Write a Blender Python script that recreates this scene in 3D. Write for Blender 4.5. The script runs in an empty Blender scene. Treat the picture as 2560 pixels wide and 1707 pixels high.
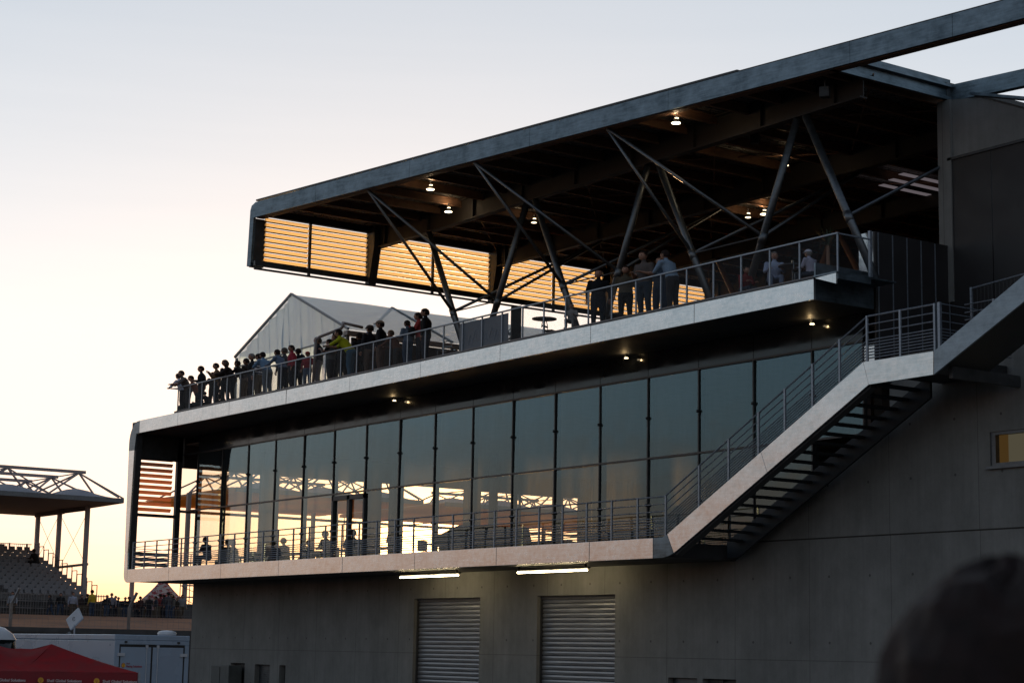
import bpy, bmesh, math, random
from mathutils import Vector, Matrix
random.seed(7)
sc = bpy.context.scene
COL = sc.collection

# ------------------------------------------------------------------ camera
R_ = Vector((0.57732, 0.81631, 0.01793)); U_ = Vector((0.12199, -0.10801, 0.98664)); F_ = Vector((-0.80798, 0.56685, 0.16132))
F_ = F_.normalized(); R_ = (R_ - F_*R_.dot(F_)).normalized(); U_ = R_.cross(F_)
FOC = 4750.09; EYE = Vector((0, 0, 1.7))
cam = bpy.data.cameras.new('camera'); cam.lens = FOC/2560*36; cam.sensor_width = 36
cam.clip_start = 0.2; cam.clip_end = 6000
co = bpy.data.objects.new('camera', cam); COL.objects.link(co)
co.matrix_world = Matrix(((R_.x, U_.x, -F_.x, 0), (R_.y, U_.y, -F_.y, 0), (R_.z, U_.z, -F_.z, 1.7), (0, 0, 0, 1)))
cam.dof.use_dof = True; cam.dof.focus_distance = 66; cam.dof.aperture_fstop = 6.5
sc.camera = co

# helpers: a pixel of the 2560x1707 photograph as a ray met with a real plane of the building
def ray(p): return (F_ + R_*((p[0]-1280)/FOC) - U_*((p[1]-853.5)/FOC)).normalized()
def onY(p, y): d = ray(p); return EYE + d*(y/d.y)
def onX(p, x): d = ray(p); return EYE + d*(x/d.x)
def onZ(p, z): d = ray(p); return EYE + d*((z-1.7)/d.z)

# ------------------------------------------------------------------ sky and sun
SUN = ray((1050, 1420))
world = bpy.data.worlds.new('World'); sc.world = world; world.use_nodes = True
nt = world.node_tree; N = nt.nodes; L = nt.links; N.clear()
def wn(t, **k):
    n = N.new(t)
    for a, b in k.items(): setattr(n, a, b)
    return n
def wm(op, a, b=None, c=None):
    n = wn('ShaderNodeMath', operation=op)
    for i, v in enumerate((a, b, c)):
        if v is None: continue
        if isinstance(v, (int, float)): n.inputs[i].default_value = v
        else: L.new(v, n.inputs[i])
    return n.outputs[0]
def wramp(fac, stops):
    n = wn('ShaderNodeValToRGB'); r = n.color_ramp
    while len(r.elements) < len(stops): r.elements.new(0.5)
    for e, (p, c) in zip(r.elements, stops): e.position = p; e.color = (*[x/2 for x in c], 1)
    L.new(fac, n.inputs[0]); return n.outputs[0]
tc = wn('ShaderNodeTexCoord'); sep = wn('ShaderNodeSeparateXYZ'); L.new(tc.outputs['Generated'], sep.inputs[0])
elev = sep.outputs[2]
hs = Vector((SUN.x, SUN.y, 0)).normalized()
hl = wm('SQRT', wm('ADD', wm('MULTIPLY', sep.outputs[0], sep.outputs[0]), wm('MULTIPLY', sep.outputs[1], sep.outputs[1])))
cosaz = wm('DIVIDE', wm('ADD', wm('MULTIPLY', sep.outputs[0], hs.x), wm('MULTIPLY', sep.outputs[1], hs.y)), wm('MAXIMUM', hl, 1e-4))
mp = wn('ShaderNodeMapping'); mp.inputs['Scale'].default_value = (1.2, 1.2, 26); L.new(tc.outputs['Generated'], mp.inputs[0])
ns = wn('ShaderNodeTexNoise'); ns.inputs['Scale'].default_value = 4; ns.inputs['Detail'].default_value = 5; L.new(mp.outputs[0], ns.inputs[0])
e2 = wm('ADD', elev, wm('MULTIPLY', wm('SUBTRACT', ns.outputs[0], .5), .028))
west = wramp(e2, [(0, (1.05, .58, .36)), (.02, (1.04, .70, .48)), (.04, (1.03, .83, .70)), (.075, (1.01, .90, .855)), (.12, (.945, .885, .875)),
                  (.165, (.83, .845, .88)), (.25, (.665, .72, .79)), (.32, (.555, .63, .72)), (.5, (.40, .48, .58)), (1, (.20, .25, .34))])
east = wramp(e2, [(0, (.24, .18, .12)), (.022, (.34, .21, .14)), (.044, (.50, .22, .14)), (.08, (.34, .26, .23)), (.125, (.30, .36, .40)), (.22, (.32, .41, .49)),
                  (.33, (.25, .31, .39)), (.55, (.17, .21, .27)), (1, (.15, .18, .25))])
mr = wn('ShaderNodeMapRange', interpolation_type='SMOOTHSTEP'); L.new(cosaz, mr.inputs[0]); mr.inputs[1].default_value = .22; mr.inputs[2].default_value = .96
mx = wn('ShaderNodeMix', data_type='RGBA'); L.new(mr.outputs[0], mx.inputs[0]); L.new(east, mx.inputs[6]); L.new(west, mx.inputs[7])
# warm glow round the low sun
vd = wn('ShaderNodeVectorMath', operation='DOT_PRODUCT'); L.new(tc.outputs['Generated'], vd.inputs[0]); vd.inputs[1].default_value = SUN
glow = wm('POWER', wm('MAXIMUM', vd.outputs['Value'], 0), 420)
gl = wn('ShaderNodeMix', data_type='RGBA', blend_type='ADD'); gl.inputs[0].default_value = 1
gc = wn('ShaderNodeVectorMath', operation='SCALE'); gc.inputs[0].default_value = (2.4, 1.4, .6)
L.new(wm('ADD', glow, wm('MULTIPLY', wm('POWER', wm('MAXIMUM', vd.outputs['Value'], 0), 5000), 4)), gc.inputs['Scale'])
sk = wn('ShaderNodeTexSky', sky_type='NISHITA'); sk.sun_disc = False
sk.sun_elevation = math.asin(SUN.z); sk.sun_rotation = math.atan2(SUN.x, SUN.y); sk.air_density = 1; sk.dust_density = 1.5
L.new(mx.outputs[2], gl.inputs[6]); L.new(gc.outputs[0], gl.inputs[7])
bgA = wn('ShaderNodeBackground'); bgA.inputs[1].default_value = 2.0; L.new(gl.outputs[2], bgA.inputs[0])
bgB = wn('ShaderNodeBackground'); bgB.inputs[1].default_value = .03; L.new(sk.outputs[0], bgB.inputs[0])
ad = wn('ShaderNodeAddShader'); L.new(bgA.outputs[0], ad.inputs[0]); L.new(bgB.outputs[0], ad.inputs[1])
wo = wn('ShaderNodeOutputWorld'); L.new(ad.outputs[0], wo.inputs[0])

sl = bpy.data.lights.new('sun', 'SUN'); sl.energy = 5; sl.angle = math.radians(.5); sl.color = (1, .60, .27)
so = bpy.data.objects.new('sun', sl); COL.objects.link(so)
so.rotation_euler = SUN.to_track_quat('Z', 'Y').to_euler(); so.location = (-60, 60, 40)

sc.view_settings.view_transform = 'Standard'; sc.view_settings.look = 'None'; sc.view_settings.exposure = 0; sc.view_settings.gamma = 1
sc.render.engine = 'CYCLES'
sc.cycles.use_denoising = True
sc.cycles.max_bounces = 8; sc.cycles.transparent_max_bounces = 24; sc.cycles.sample_clamp_indirect = 4
sc.cycles.caustics_reflective = False; sc.cycles.caustics_refractive = False

# ------------------------------------------------------------------ materials
MATS = {}
class NT:
    def __init__(s, name):
        s.m = bpy.data.materials.new(name); s.m.use_nodes = True; s.t = s.m.node_tree; s.n = s.t.nodes; s.l = s.t.links; s.n.clear()
        s.out = s.n.new('ShaderNodeOutputMaterial')
    def new(s, t, **k):
        n = s.n.new(t)
        for a, b in k.items(): setattr(n, a, b)
        return n
    def put(s, v, sock):
        if hasattr(v, 'links') or hasattr(v, 'is_linked'): s.l.new(v, sock)
        else: sock.default_value = v
    def math(s, op, a, b=None, c=None, clamp=False):
        n = s.new('ShaderNodeMath', operation=op); n.use_clamp = clamp
        for i, v in enumerate((a, b, c)):
            if v is not None: s.put(v, n.inputs[i])
        return n.outputs[0]
    def mix(s, f, a, b, bt='MIX'):
        n = s.new('ShaderNodeMix', data_type='RGBA', blend_type=bt)
        s.put(f, n.inputs[0]); s.put(a if hasattr(a, 'is_linked') else (*a, 1) if len(a) == 3 else a, n.inputs[6])
        s.put(b if hasattr(b, 'is_linked') else (*b, 1) if len(b) == 3 else b, n.inputs[7]); return n.outputs[2]
    def noise(s, scale, stretch=(1, 1, 1), detail=4, rough=.55):
        tc = s.new('ShaderNodeTexCoord'); mp = s.new('ShaderNodeMapping'); mp.inputs['Scale'].default_value = stretch
        s.l.new(tc.outputs['Object'], mp.inputs[0]); n = s.new('ShaderNodeTexNoise')
        n.inputs['Scale'].default_value = scale; n.inputs['Detail'].default_value = detail; n.inputs['Roughness'].default_value = rough
        s.l.new(mp.outputs[0], n.inputs[0]); return n.outputs[0]
    def xyz(s):
        tc = s.new('ShaderNodeTexCoord'); sp = s.new('ShaderNodeSeparateXYZ'); s.l.new(tc.outputs['Object'], sp.inputs[0]); return sp.outputs
    def rng(s, v, a, b, c, d):
        n = s.new('ShaderNodeMapRange'); s.put(v, n.inputs[0])
        for i, q in enumerate((a, b, c, d)): n.inputs[i+1].default_value = q
        return n.outputs[0]
    def bsdf(s, color, rough=.6, metal=0, spec=.5, bump=None, bstr=.2, bdist=.01):
        b = s.new('ShaderNodeBsdfPrincipled')
        s.put(color if hasattr(color, 'is_linked') else (*color, 1), b.inputs['Base Color'])
        s.put(rough, b.inputs['Roughness']); s.put(metal, b.inputs['Metallic']); s.put(spec, b.inputs['Specular IOR Level'])
        if bump is not None:
            bp = s.new('ShaderNodeBump'); bp.inputs['Strength'].default_value = bstr; bp.inputs['Distance'].default_value = bdist
            s.l.new(bump, bp.inputs['Height']); s.l.new(bp.outputs[0], b.inputs['Normal'])
        return b
    def fin(s, sh): s.l.new(sh.outputs[0], s.out.inputs[0]); MATS[s.m.name] = s.m; return s.m

def simple(name, c, rough=.6, metal=0, var=.25, scale=3, stretch=(1, 1, 1), spec=.5, bstr=.15):
    if name in MATS: return MATS[name]
    t = NT(name); n = t.noise(scale, stretch)
    col = t.mix(t.rng(n, .3, .7, 0, 1), [x*(1-var) for x in c], [min(1, x*(1+var)) for x in c])
    return t.fin(t.bsdf(col, t.rng(n, .3, .7, max(.02, rough-.08), min(1, rough+.08)), metal, spec, n, bstr))
def tint(c, rough=.8):
    k = 'cloth_%d_%d_%d' % tuple(int(x*255) for x in c)
    return simple(k, c, rough, 0, .15, 30, spec=.2)

def m_concrete():
    t = NT('concrete'); x, y, z = t.xyz()
    big = t.noise(.35, (1, 1, .5), 4); streak = t.noise(2.2, (2.4, 2.4, .14), 5, .65); fine = t.noise(22, (1, 1, 1), 5, .7)
    blot = t.noise(1.1, (1, 1, .8), 6, .7)
    v = t.math('ADD', t.math('MULTIPLY', big, .45), t.math('ADD', t.math('MULTIPLY', streak, .28), t.math('ADD', t.math('MULTIPLY', fine, .14), t.math('MULTIPLY', blot, .5))))
    col = t.mix(t.rng(v, .42, .92, 0, 1), (.120, .122, .117), (.275, .276, .266))
    ins = None
    fx = t.math('ABSOLUTE', t.math('SUBTRACT', t.math('FRACT', t.math('DIVIDE', t.math('ADD', x, 37.06+320), 3.2)), .5))
    vx = t.math('GREATER_THAN', fx, .4965)
    hz = t.math('LESS_THAN', t.math('ABSOLUTE', t.math('SUBTRACT', z, 1.62)), .011)
    hz2 = t.math('LESS_THAN', t.math('ABSOLUTE', t.math('SUBTRACT', z, 5.1)), .02)
    # tie holes 1.6 m apart
    px = t.math('MULTIPLY', t.math('SUBTRACT', t.math('FRACT', t.math('DIVIDE', t.math('ADD', x, 37.86+320), 1.6)), 0), 1.6)
    px = t.math('MINIMUM', px, t.math('SUBTRACT', 1.6, px))
    h = None
    for zz in (4.0, 2.13, .2, 6.6, 8.1):
        dz = t.math('SUBTRACT', z, zz); d = t.math('LESS_THAN', t.math('ADD', t.math('MULTIPLY', px, px), t.math('MULTIPLY', dz, dz)), .0016)
        h = d if h is None else t.math('MAXIMUM', h, d)
    ln = t.math('MAXIMUM', t.math('MAXIMUM', t.math('MULTIPLY', vx, .55), t.math('MAXIMUM', t.math('MULTIPLY', hz, .5), hz2)), t.math('MULTIPLY', h, .7))
    col = t.mix(ln, col, (.05, .048, .045))
    hh = t.math('SUBTRACT', t.math('MULTIPLY', v, .5), ln)
    return t.fin(t.bsdf(col, .78, 0, .3, hh, .35, .02))
def m_alu(name, c, rough, var, sc_=5):
    t = NT(name); a = t.noise(sc_, (1, 1, 1), 6, .7); b = t.noise(2, (1, 1, 9), 4); d = t.noise(.8, (1, 1, 1), 3); sp = t.noise(60, (.4, 1, 1), 2)
    v = t.math('ADD', t.math('MULTIPLY', a, .5), t.math('ADD', t.math('MULTIPLY', b, .3), t.math('MULTIPLY', d, .3)))
    col = t.mix(t.rng(v, .42, .68, 0, 1), [x*(1-var) for x in c], [min(1, x*(1+var*.6)) for x in c])
    spot = t.math('GREATER_THAN', t.noise(7, (1, 1, 1), 6, .8), .70)
    col = t.mix(t.math('MULTIPLY', spot, .45), col, [x*.35 for x in c])
    return t.fin(t.bsdf(col, t.rng(v, .4, .7, rough-.07, rough+.09), .9, .5, d, .35, .03))
def m_glass(name='glass', dust=.07, refl=(.58, .80, .90), tr=(.93, .90, .82), wav=.5):
    t = NT(name); tp = t.new('ShaderNodeBsdfTransparent'); tp.inputs[0].default_value = (*tr, 1)
    gl = t.new('ShaderNodeBsdfGlossy'); gl.inputs[0].default_value = (*refl, 1); gl.inputs[1].default_value = .015
    w = t.noise(.55, (1, 1, 1), 2); bp = t.new('ShaderNodeBump'); bp.inputs['Strength'].default_value = wav; bp.inputs['Distance'].default_value = .02
    t.l.new(w, bp.inputs['Height']); t.l.new(bp.outputs[0], gl.inputs['Normal'])
    fr = t.new('ShaderNodeFresnel'); fr.inputs[0].default_value = 1.75
    f = t.math('MULTIPLY', fr.outputs[0], 2.05, clamp=True)
    m1 = t.new('ShaderNodeMixShader'); t.l.new(f, m1.inputs[0]); t.l.new(tp.outputs[0], m1.inputs[1]); t.l.new(gl.outputs[0], m1.inputs[2])
    tl = t.new('ShaderNodeBsdfTranslucent'); tl.inputs[0].default_value = (.8, .75, .6, 1)
    sm = t.noise(1.7, (2.5, 1, .35), 6, .75); fac = t.math('MULTIPLY', t.rng(sm, .35, .75, .5, 1.6), dust)
    m2 = t.new('ShaderNodeMixShader'); t.l.new(fac, m2.inputs[0]); t.l.new(m1.outputs[0], m2.inputs[1]); t.l.new(tl.outputs[0], m2.inputs[2])
    return t.fin(m2)
def m_translucent(name, c, tfac, c2=None, rough=.6, scale=4, thin=0):
    t = NT(name); n = t.noise(scale, (1, 1, 1), 4)
    d = t.bsdf(t.mix(n, [x*.8 for x in c], c), rough); tl = t.new('ShaderNodeBsdfTranslucent'); tl.inputs[0].default_value = (*(c2 or c), 1)
    m = t.new('ShaderNodeMixShader'); m.inputs[0].default_value = tfac; t.l.new(d.outputs[0], m.inputs[1]); t.l.new(tl.outputs[0], m.inputs[2])
    if thin:
        tp = t.new('ShaderNodeBsdfTransparent'); m2 = t.new('ShaderNodeMixShader'); m2.inputs[0].default_value = thin; t.l.new(m.outputs[0], m2.inputs[1]); t.l.new(tp.outputs[0], m2.inputs[2]); m = m2
    return t.fin(m)
def m_emit(name, c, s):
    t = NT(name); e = t.new('ShaderNodeEmission'); e.inputs[0].default_value = (*c, 1); e.inputs[1].default_value = s; return t.fin(e)
def m_slats(name, base, gap, axis=2, pitch=.16, rough=.35, metal=.7):
    # pressed metal ribs: bump only
    t = NT(name); o = t.xyz()[axis]; s = t.math('SINE', t.math('MULTIPLY', o, 2*math.pi/pitch))
    n = t.noise(3, (.3, .3, 6), 4)
    col = t.mix(t.rng(n, .3, .7, 0, 1), [x*.7 for x in base], base)
    return t.fin(t.bsdf(col, rough, metal, .5, s, gap, .02))

M_CONC = m_concrete()
M_ALU = m_alu('brushed_aluminium', (.86, .88, .89), .22, .26)
M_GALV = m_alu('galvanised_steel', (.175, .225, .265), .38, .55, 2.2)
M_GALV2 = m_alu('galvanised_tube', (.15, .165, .18), .42, .3, 8)
M_DSTEEL = simple('dark_painted_steel', (.05, .052, .055), .45, .2, .3, 4)
M_RAIL = simple('rail_steel', (.27, .31, .36), .4, .6, .25, 20)
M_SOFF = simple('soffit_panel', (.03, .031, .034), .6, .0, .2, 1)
M_DPANEL = simple('dark_facade_panel', (.022, .020, .021), .5, .0, .15, 1.2)
M_SPAN = simple('spandrel_glass', (.02, .024, .03), .09, .0, .2, 1, bstr=.02)
M_GLASS = m_glass()
M_GLASSIN = m_glass('end_glass', .0, (.5, .6, .65), (.95, .93, .88), .1)
M_WIRE = simple('wire_galvanised', (.09, .10, .11), .5, .4, .2, 20)
M_MULL = simple('mullion_metal', (.05, .05, .052), .35, .5, .2, 6)
M_DECK = simple('deck_sheet', (.26, .25, .24), .3, .5, .2, 5)
M_BEAM = simple('brown_beam', (.21, .115, .07), .65, .0, .2, 4)
M_BLUED = simple('blue_black_steel', (.022, .027, .033), .6, 0, .2, 4, spec=.25)
M_GALVL = m_alu('galvanised_light', (.27, .33, .38), .4, .35, 3)
M_MBEAM = simple('main_beam_paint', (.022, .018, .016), .6, .0, .2, 4)
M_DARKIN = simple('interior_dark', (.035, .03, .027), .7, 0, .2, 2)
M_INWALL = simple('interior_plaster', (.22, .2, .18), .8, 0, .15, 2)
M_FLOOR = simple('interior_floor', (.10, .075, .055), .3, 0, .3, 3)
M_LOUV = m_translucent('amber_louvre', (.6, .42, .25), .9, (1, .86, .60), .45)
M_LOUV2 = m_translucent('terracotta_louvre', (.66, .37, .26), .4, (1, .6, .4), .45)
M_TENT = m_translucent('tent_canvas', (.86, .90, .93), .5, (.50, .76, 1.0), .45, 1.5, .22)
M_WHITE = simple('white_paint', (.5, .53, .57), .35, 0, .08, 2)
M_WHITE2 = simple('white_trailer', (.28, .36, .46), .3, 0, .06, 1)
M_RED = simple('red_canvas', (.20, .004, .007), .8, 0, .25, 3, spec=.12)
M_BLACK = simple('black_rubber', (.012, .012, .013), .5, 0, .2, 8)
M_ASPH = simple('asphalt', (.05, .05, .05), .85, 0, .25, .6)
M_DIRT = simple('ochre_gravel', (.26, .12, .06), .95, 0, .3, .35, (1, 1, 1))
M_BARR = simple('barrier_grey', (.07, .07, .072), .8, 0, .35, 1.5)
M_SEAT = simple('seat_plastic', (.19, .18, .19), .45, 0, .15, 2)
M_STAND = simple('stand_steel', (.20, .19, .19), .5, .4, .25, 3)
M_TRUSS = simple('truss_steel', (.30, .27, .28), .45, .3, .15, 3)
M_MEMB = m_translucent('roof_membrane', (.46, .50, .58), .45, (.9, .7, .5), .5, .4)
M_UNDERLIT = m_translucent('sunlit_underside', (.9, .44, .12), .75, (1, .6, .2), .6, .5)  # far canopy undersides, the low sun's orange glow put into their colour
M_UNDER = simple('under_roof', (.14, .12, .12), .7, 0, .15, .5)
M_SHUT = simple('shutter_metal', (.30, .31, .33), .42, .7, .25, 3, (.3, .3, 5))
M_BROWNP = simple('gutter_brown', (.26, .22, .21), .5, 0, .15, 5)
M_LAMPW = m_emit('lamp_warm', (1, .80, .50), 9)
M_LAMPD = m_emit('lamp_small', (1, .78, .48), 4)
M_TUBE = m_emit('lamp_tube', (1, .80, .46), 26)
M_LIT = m_emit('lit_room', (.85, .74, .48), .085)
M_LITO = m_emit('lit_curtain', (.9, .5, .15), .06)
M_HAIR = simple('hair_dark', (.022, .014, .012), .8, 0, .4, 60, spec=.15)
M_HAIRB = simple('hair_brown', (.05, .03, .018), .55, 0, .4, 60)
M_HAIRG = simple('hair_grey', (.16, .15, .14), .6, 0, .3, 60)
M_SKIN = simple('skin', (.36, .19, .13), .55, 0, .12, 25)
M_SHOE = simple('shoe', (.03, .028, .027), .5, 0, .2, 20)
M_LEAF = simple('palm_leaf', (.035, .06, .025), .6, 0, .3, 8)

# ------------------------------------------------------------------ mesh tools
class MB:
    def __init__(s): s.v = []; s.f = []; s.mi = []
    def quad(s, pts, m=0):
        b = len(s.v); s.v += [tuple(p) for p in pts]; s.f.append(tuple(range(b, b+len(pts)))); s.mi.append(m)
    def box(s, x0, x1, y0, y1, z0, z1, m=0):
        b = len(s.v); s.v += [(x, y, z) for x in (x0, x1) for y in (y0, y1) for z in (z0, z1)]
        for f in ((0, 1, 3, 2), (4, 6, 7, 5), (0, 4, 5, 1), (2, 3, 7, 6), (0, 2, 6, 4), (1, 5, 7, 3)):
            s.f.append(tuple(b+i for i in f)); s.mi.append(m)
        return s
    def tube(s, p, q, r, r2=None, n=10, m=0):
        p = Vector(p); q = Vector(q); d = (q-p).normalized(); a = d.orthogonal().normalized(); c = d.cross(a); r2 = r if r2 is None else r2
        b = len(s.v)
        for P, rr in ((p, r), (q, r2)):
            for i in range(n):
                t = 2*math.pi*i/n; s.v.append(tuple(P + a*math.cos(t)*rr + c*math.sin(t)*rr))
        for i in range(n):
            j = (i+1) % n; s.f.append((b+i, b+j, b+n+j, b+n+i)); s.mi.append(m)
        s.f.append(tuple(b+i for i in reversed(range(n)))); s.f.append(tuple(b+n+i for i in range(n))); s.mi += [m, m]
        return s
    def bar(s, p, q, w, h, up=(0, 0, 1), m=0):
        p = Vector(p); q = Vector(q); d = (q-p).normalized(); a = d.cross(Vector(up)).normalized()*w/2; c = a.normalized().cross(d)*h/2
        b = len(s.v)
        for P in (p, q):
            for k, l in ((-1, -1), (1, -1), (1, 1), (-1, 1)): s.v.append(tuple(P + a*k + c*l))
        for f in ((3, 2, 1, 0), (4, 5, 6, 7), (0, 1, 5, 4), (1, 2, 6, 5), (2, 3, 7, 6), (3, 0, 4, 7)):
            s.f.append(tuple(b+i for i in f)); s.mi.append(m)
        return s
    def prism(s, pts, d, m=0):
        d = Vector(d); n = len(pts); b = len(s.v); pts = [Vector(p) for p in pts]
        s.v += [tuple(p) for p in pts] + [tuple(p+d) for p in pts]
        s.f.append(tuple(b+i for i in range(n))); s.f.append(tuple(b+n+i for i in reversed(range(n)))); s.mi += [m, m]
        for i in range(n):
            j = (i+1) % n; s.f.append((b+j, b+i, b+n+i, b+n+j)); s.mi.append(m)
        return s
    def ball(s, c, r, n=10, k=7, sc_=(1, 1, 1), m=0):
        b = len(s.v); c = Vector(c)
        for i in range(k+1):
            ph = math.pi*i/k
            for j in range(n):
                t = 2*math.pi*j/n; s.v.append((c.x+r*sc_[0]*math.sin(ph)*math.cos(t), c.y+r*sc_[1]*math.sin(ph)*math.sin(t), c.z+r*sc_[2]*math.cos(ph)))
        for i in range(k):
            for j in range(n):
                jj = (j+1) % n; s.f.append((b+i*n+j, b+(i+1)*n+j, b+(i+1)*n+jj, b+i*n+jj)); s.mi.append(m)
        return s
    def wallholes(s, x0, x1, z0, z1, y0, y1, holes):
        xs = sorted({x0, x1, *[h[0] for h in holes], *[h[1] for h in holes]}); zs = sorted({z0, z1, *[h[2] for h in holes], *[h[3] for h in holes]})
        def ish(a, b): return any(h[0] <= a < h[1] and h[2] <= b < h[3] for h in holes)
        for i in range(len(xs)-1):
            for j in range(len(zs)-1):
                if ish(xs[i], zs[j]): continue
                a, b, c, d = xs[i], xs[i+1], zs[j], zs[j+1]
                s.quad([(a, y0, c), (b, y0, c), (b, y0, d), (a, y0, d)]); s.quad([(b, y1, c), (a, y1, c), (a, y1, d), (b, y1, d)])
        for h in holes + [(x0, x1, z0, z1)]:
            a, b, c, d = h
            s.quad([(a, y0, c), (a, y1, c), (a, y1, d), (a, y0, d)]); s.quad([(b, y1, c), (b, y0, c), (b, y0, d), (b, y1, d)])
            s.quad([(a, y1, c), (a, y0, c), (b, y0, c), (b, y1, c)]); s.quad([(a, y0, d), (a, y1, d), (b, y1, d), (b, y0, d)])
        return s
    def build(s, name, mat, parent=None, smooth=False, bevel=0, fix=True):
        me = bpy.data.meshes.new(name); me.from_pydata(s.v, [], s.f); me.validate()
        for mm in (mat if isinstance(mat, (list, tuple)) else [mat]): me.materials.append(mm)
        if len(me.polygons) == len(s.mi): me.polygons.foreach_set('material_index', s.mi)
        if smooth:
            for p in me.polygons: p.use_smooth = len(p.vertices) <= 4
        me.update(); bm = bmesh.new(); bm.from_mesh(me); (bmesh.ops.recalc_face_normals(bm, faces=bm.faces) if fix else None); bm.to_mesh(me); bm.free()
        o = bpy.data.objects.new(name, me); COL.objects.link(o)
        if parent is not None:
            o.parent = parent
            if parent.type == 'EMPTY' or True: o.matrix_parent_inverse = Matrix.Identity(4)
        if bevel:
            b = o.modifiers.new('bevel', 'BEVEL'); b.width = bevel; b.segments = 2; b.limit_method = 'ANGLE'
        return o
def tag(o, label, cat, group=None, kind=None):
    if label: o['label'] = label
    if cat: o['category'] = cat
    if group: o['group'] = group
    if kind: o['kind'] = kind
    return o
def empty(name, label, cat, loc=(0, 0, 0), rz=0, group=None):
    o = bpy.data.objects.new(name, None); COL.objects.link(o); o.location = loc; o.rotation_euler = (0, 0, rz); o.empty_display_size = .3
    return tag(o, label, cat, group)
def copy_tree(o, parent=None):
    c = o.copy(); COL.objects.link(c)
    if parent is not None: c.parent = parent
    for ch in o.children: copy_tree(ch, c)
    return c
# ------------------------------------------------------------------ ground and far setting
ZG = -2.0
nx, ny = 90, 90
gm = MB()
def gh(x, y):
    # paddock level, a retaining wall line at x=-104 and the raised circuit beyond, a low spectator bank under the camera
    z = ZG
    if x < -104.2: z = min(3.5, 2.5 + (-104.2-x)*.09)
    r = math.hypot(x-1, y+1)
    if r < 12: z = max(z, .0 - max(0, r-7)*.4)
    return z
xs = [-3000, -1500, -700, -400, -250, -180, -150, -140, -130, -120, -115.3, -112, -108, -104.25, -104.15, -100, -90, -80, -60, -45, -30, -20, -15, -12, -10, -8, -6, -4, -2, 0, 2, 4, 6, 8, 10, 13, 20, 40, 80, 200, 600, 3000]
ys = [-3000, -1200, -500, -200, -100, -50, -30, -20, -14, -11, -9, -7, -5, -3, -1, 1, 3, 5, 7, 9, 11, 14, 20, 30, 45, 60, 80, 120, 200, 400, 900, 3000]
for x in xs:
    for y in ys: gm.v.append((x, y, gh(x, y)))
for i in range(len(xs)-1):
    for j in range(len(ys)-1):
        a = i*len(ys)+j; gm.f.append((a, a+len(ys), a+len(ys)+1, a+1)); gm.mi.append(1 if xs[i+1] <= -104.1 else 0)
tag(gm.build('ground', [M_ASPH, M_DIRT]), None, None, kind='structure')
w = MB().box(-104.1, -103.8, 10, 120, ZG, 2.35).box(-104.15, -103.75, 10, 120, 2.35, 2.62)
tag(w.build('barrier_wall', M_BARR), 'long dark grey concrete barrier wall below the ochre gravel bank', 'wall')

# ------------------------------------------------------------------ THE BUILDING
Y0 = 36.0; YG = 38.5; YW = 38.9
B = empty('race_circuit_building', 'long concrete and glass building with metal clad terrace, canopy roof and outside staircase', 'building', (-59, 45, ZG))
B.location = (0, 0, 0)
# concrete base wall with shutter openings and small openings at the foot
holes = [(-61.6, -57.15, ZG, 3.64), (-53.64, -49.3, ZG, 3.64), (-76.6, -75.25, ZG, 1.03), (-74.32, -72.95, ZG, 1.0), (-72.1, -71.56, ZG, 1.0),
         (-46.6, -45.2, ZG, 1.02), (-44.95, -43.42, ZG, 1.02), (-33.46, -29.6, 6.75, 7.64)]
wl = MB().wallholes(-80.7, -43.3, ZG, 4.6, YW, YW+.3, [h for h in holes if h[1] < -43.35])
wl.wallholes(-43.3, -22, ZG, 5.1, YW, YW+.3, [])
wl.quad([(-80.7, YW+.3, ZG), (-80.7, 64, ZG), (-80.7, 64, 4.55), (-80.7, YW+.3, 4.55)])
wl.build('base_wall', M_CONC, B)
up = MB()
# upper concrete, its left edge follows the staircase
up.prism([(-43.0, YW-.02, 5.1), (-37.0, YW-.02, 5.1), (-37.0, YW-.02, 8.0), ], (0, .3, 0))
up.wallholes(-37.0, -22, 5.1, 10.06, YW-.02, YW+.28, [(-33.46, -29.6, 6.75, 7.64)])
up.build('upper_wall', M_CONC, B)
# window with a warm lit room behind it
wi = MB(); wi.box(-33.46, -33.3, YW+.02, YW+.16, 6.75, 7.64); wi.box(-33.3, -29.6, YW+.02, YW+.16, 7.56, 7.64); wi.box(-33.3, -29.6, YW+.02, YW+.16, 6.75, 6.82); wi.box(-31.0, -30.9, YW+.02, YW+.16, 6.82, 7.56)
wf = wi.build('window', M_GALV2, B)
MB().box(-33.55, -29.4, YW-.12, YW+.02, 6.66, 6.74).build('sill', M_GALV2, wf)
MB().box(-33.3, -33.02, YW+.17, YW+.2, 6.82, 7.56).build('curtain', M_LITO, wf)
MB().box(-33.02, -29.6, YW+.2, YW+.22, 6.82, 7.56).build('lit_blind', M_LIT, wf)
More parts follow.
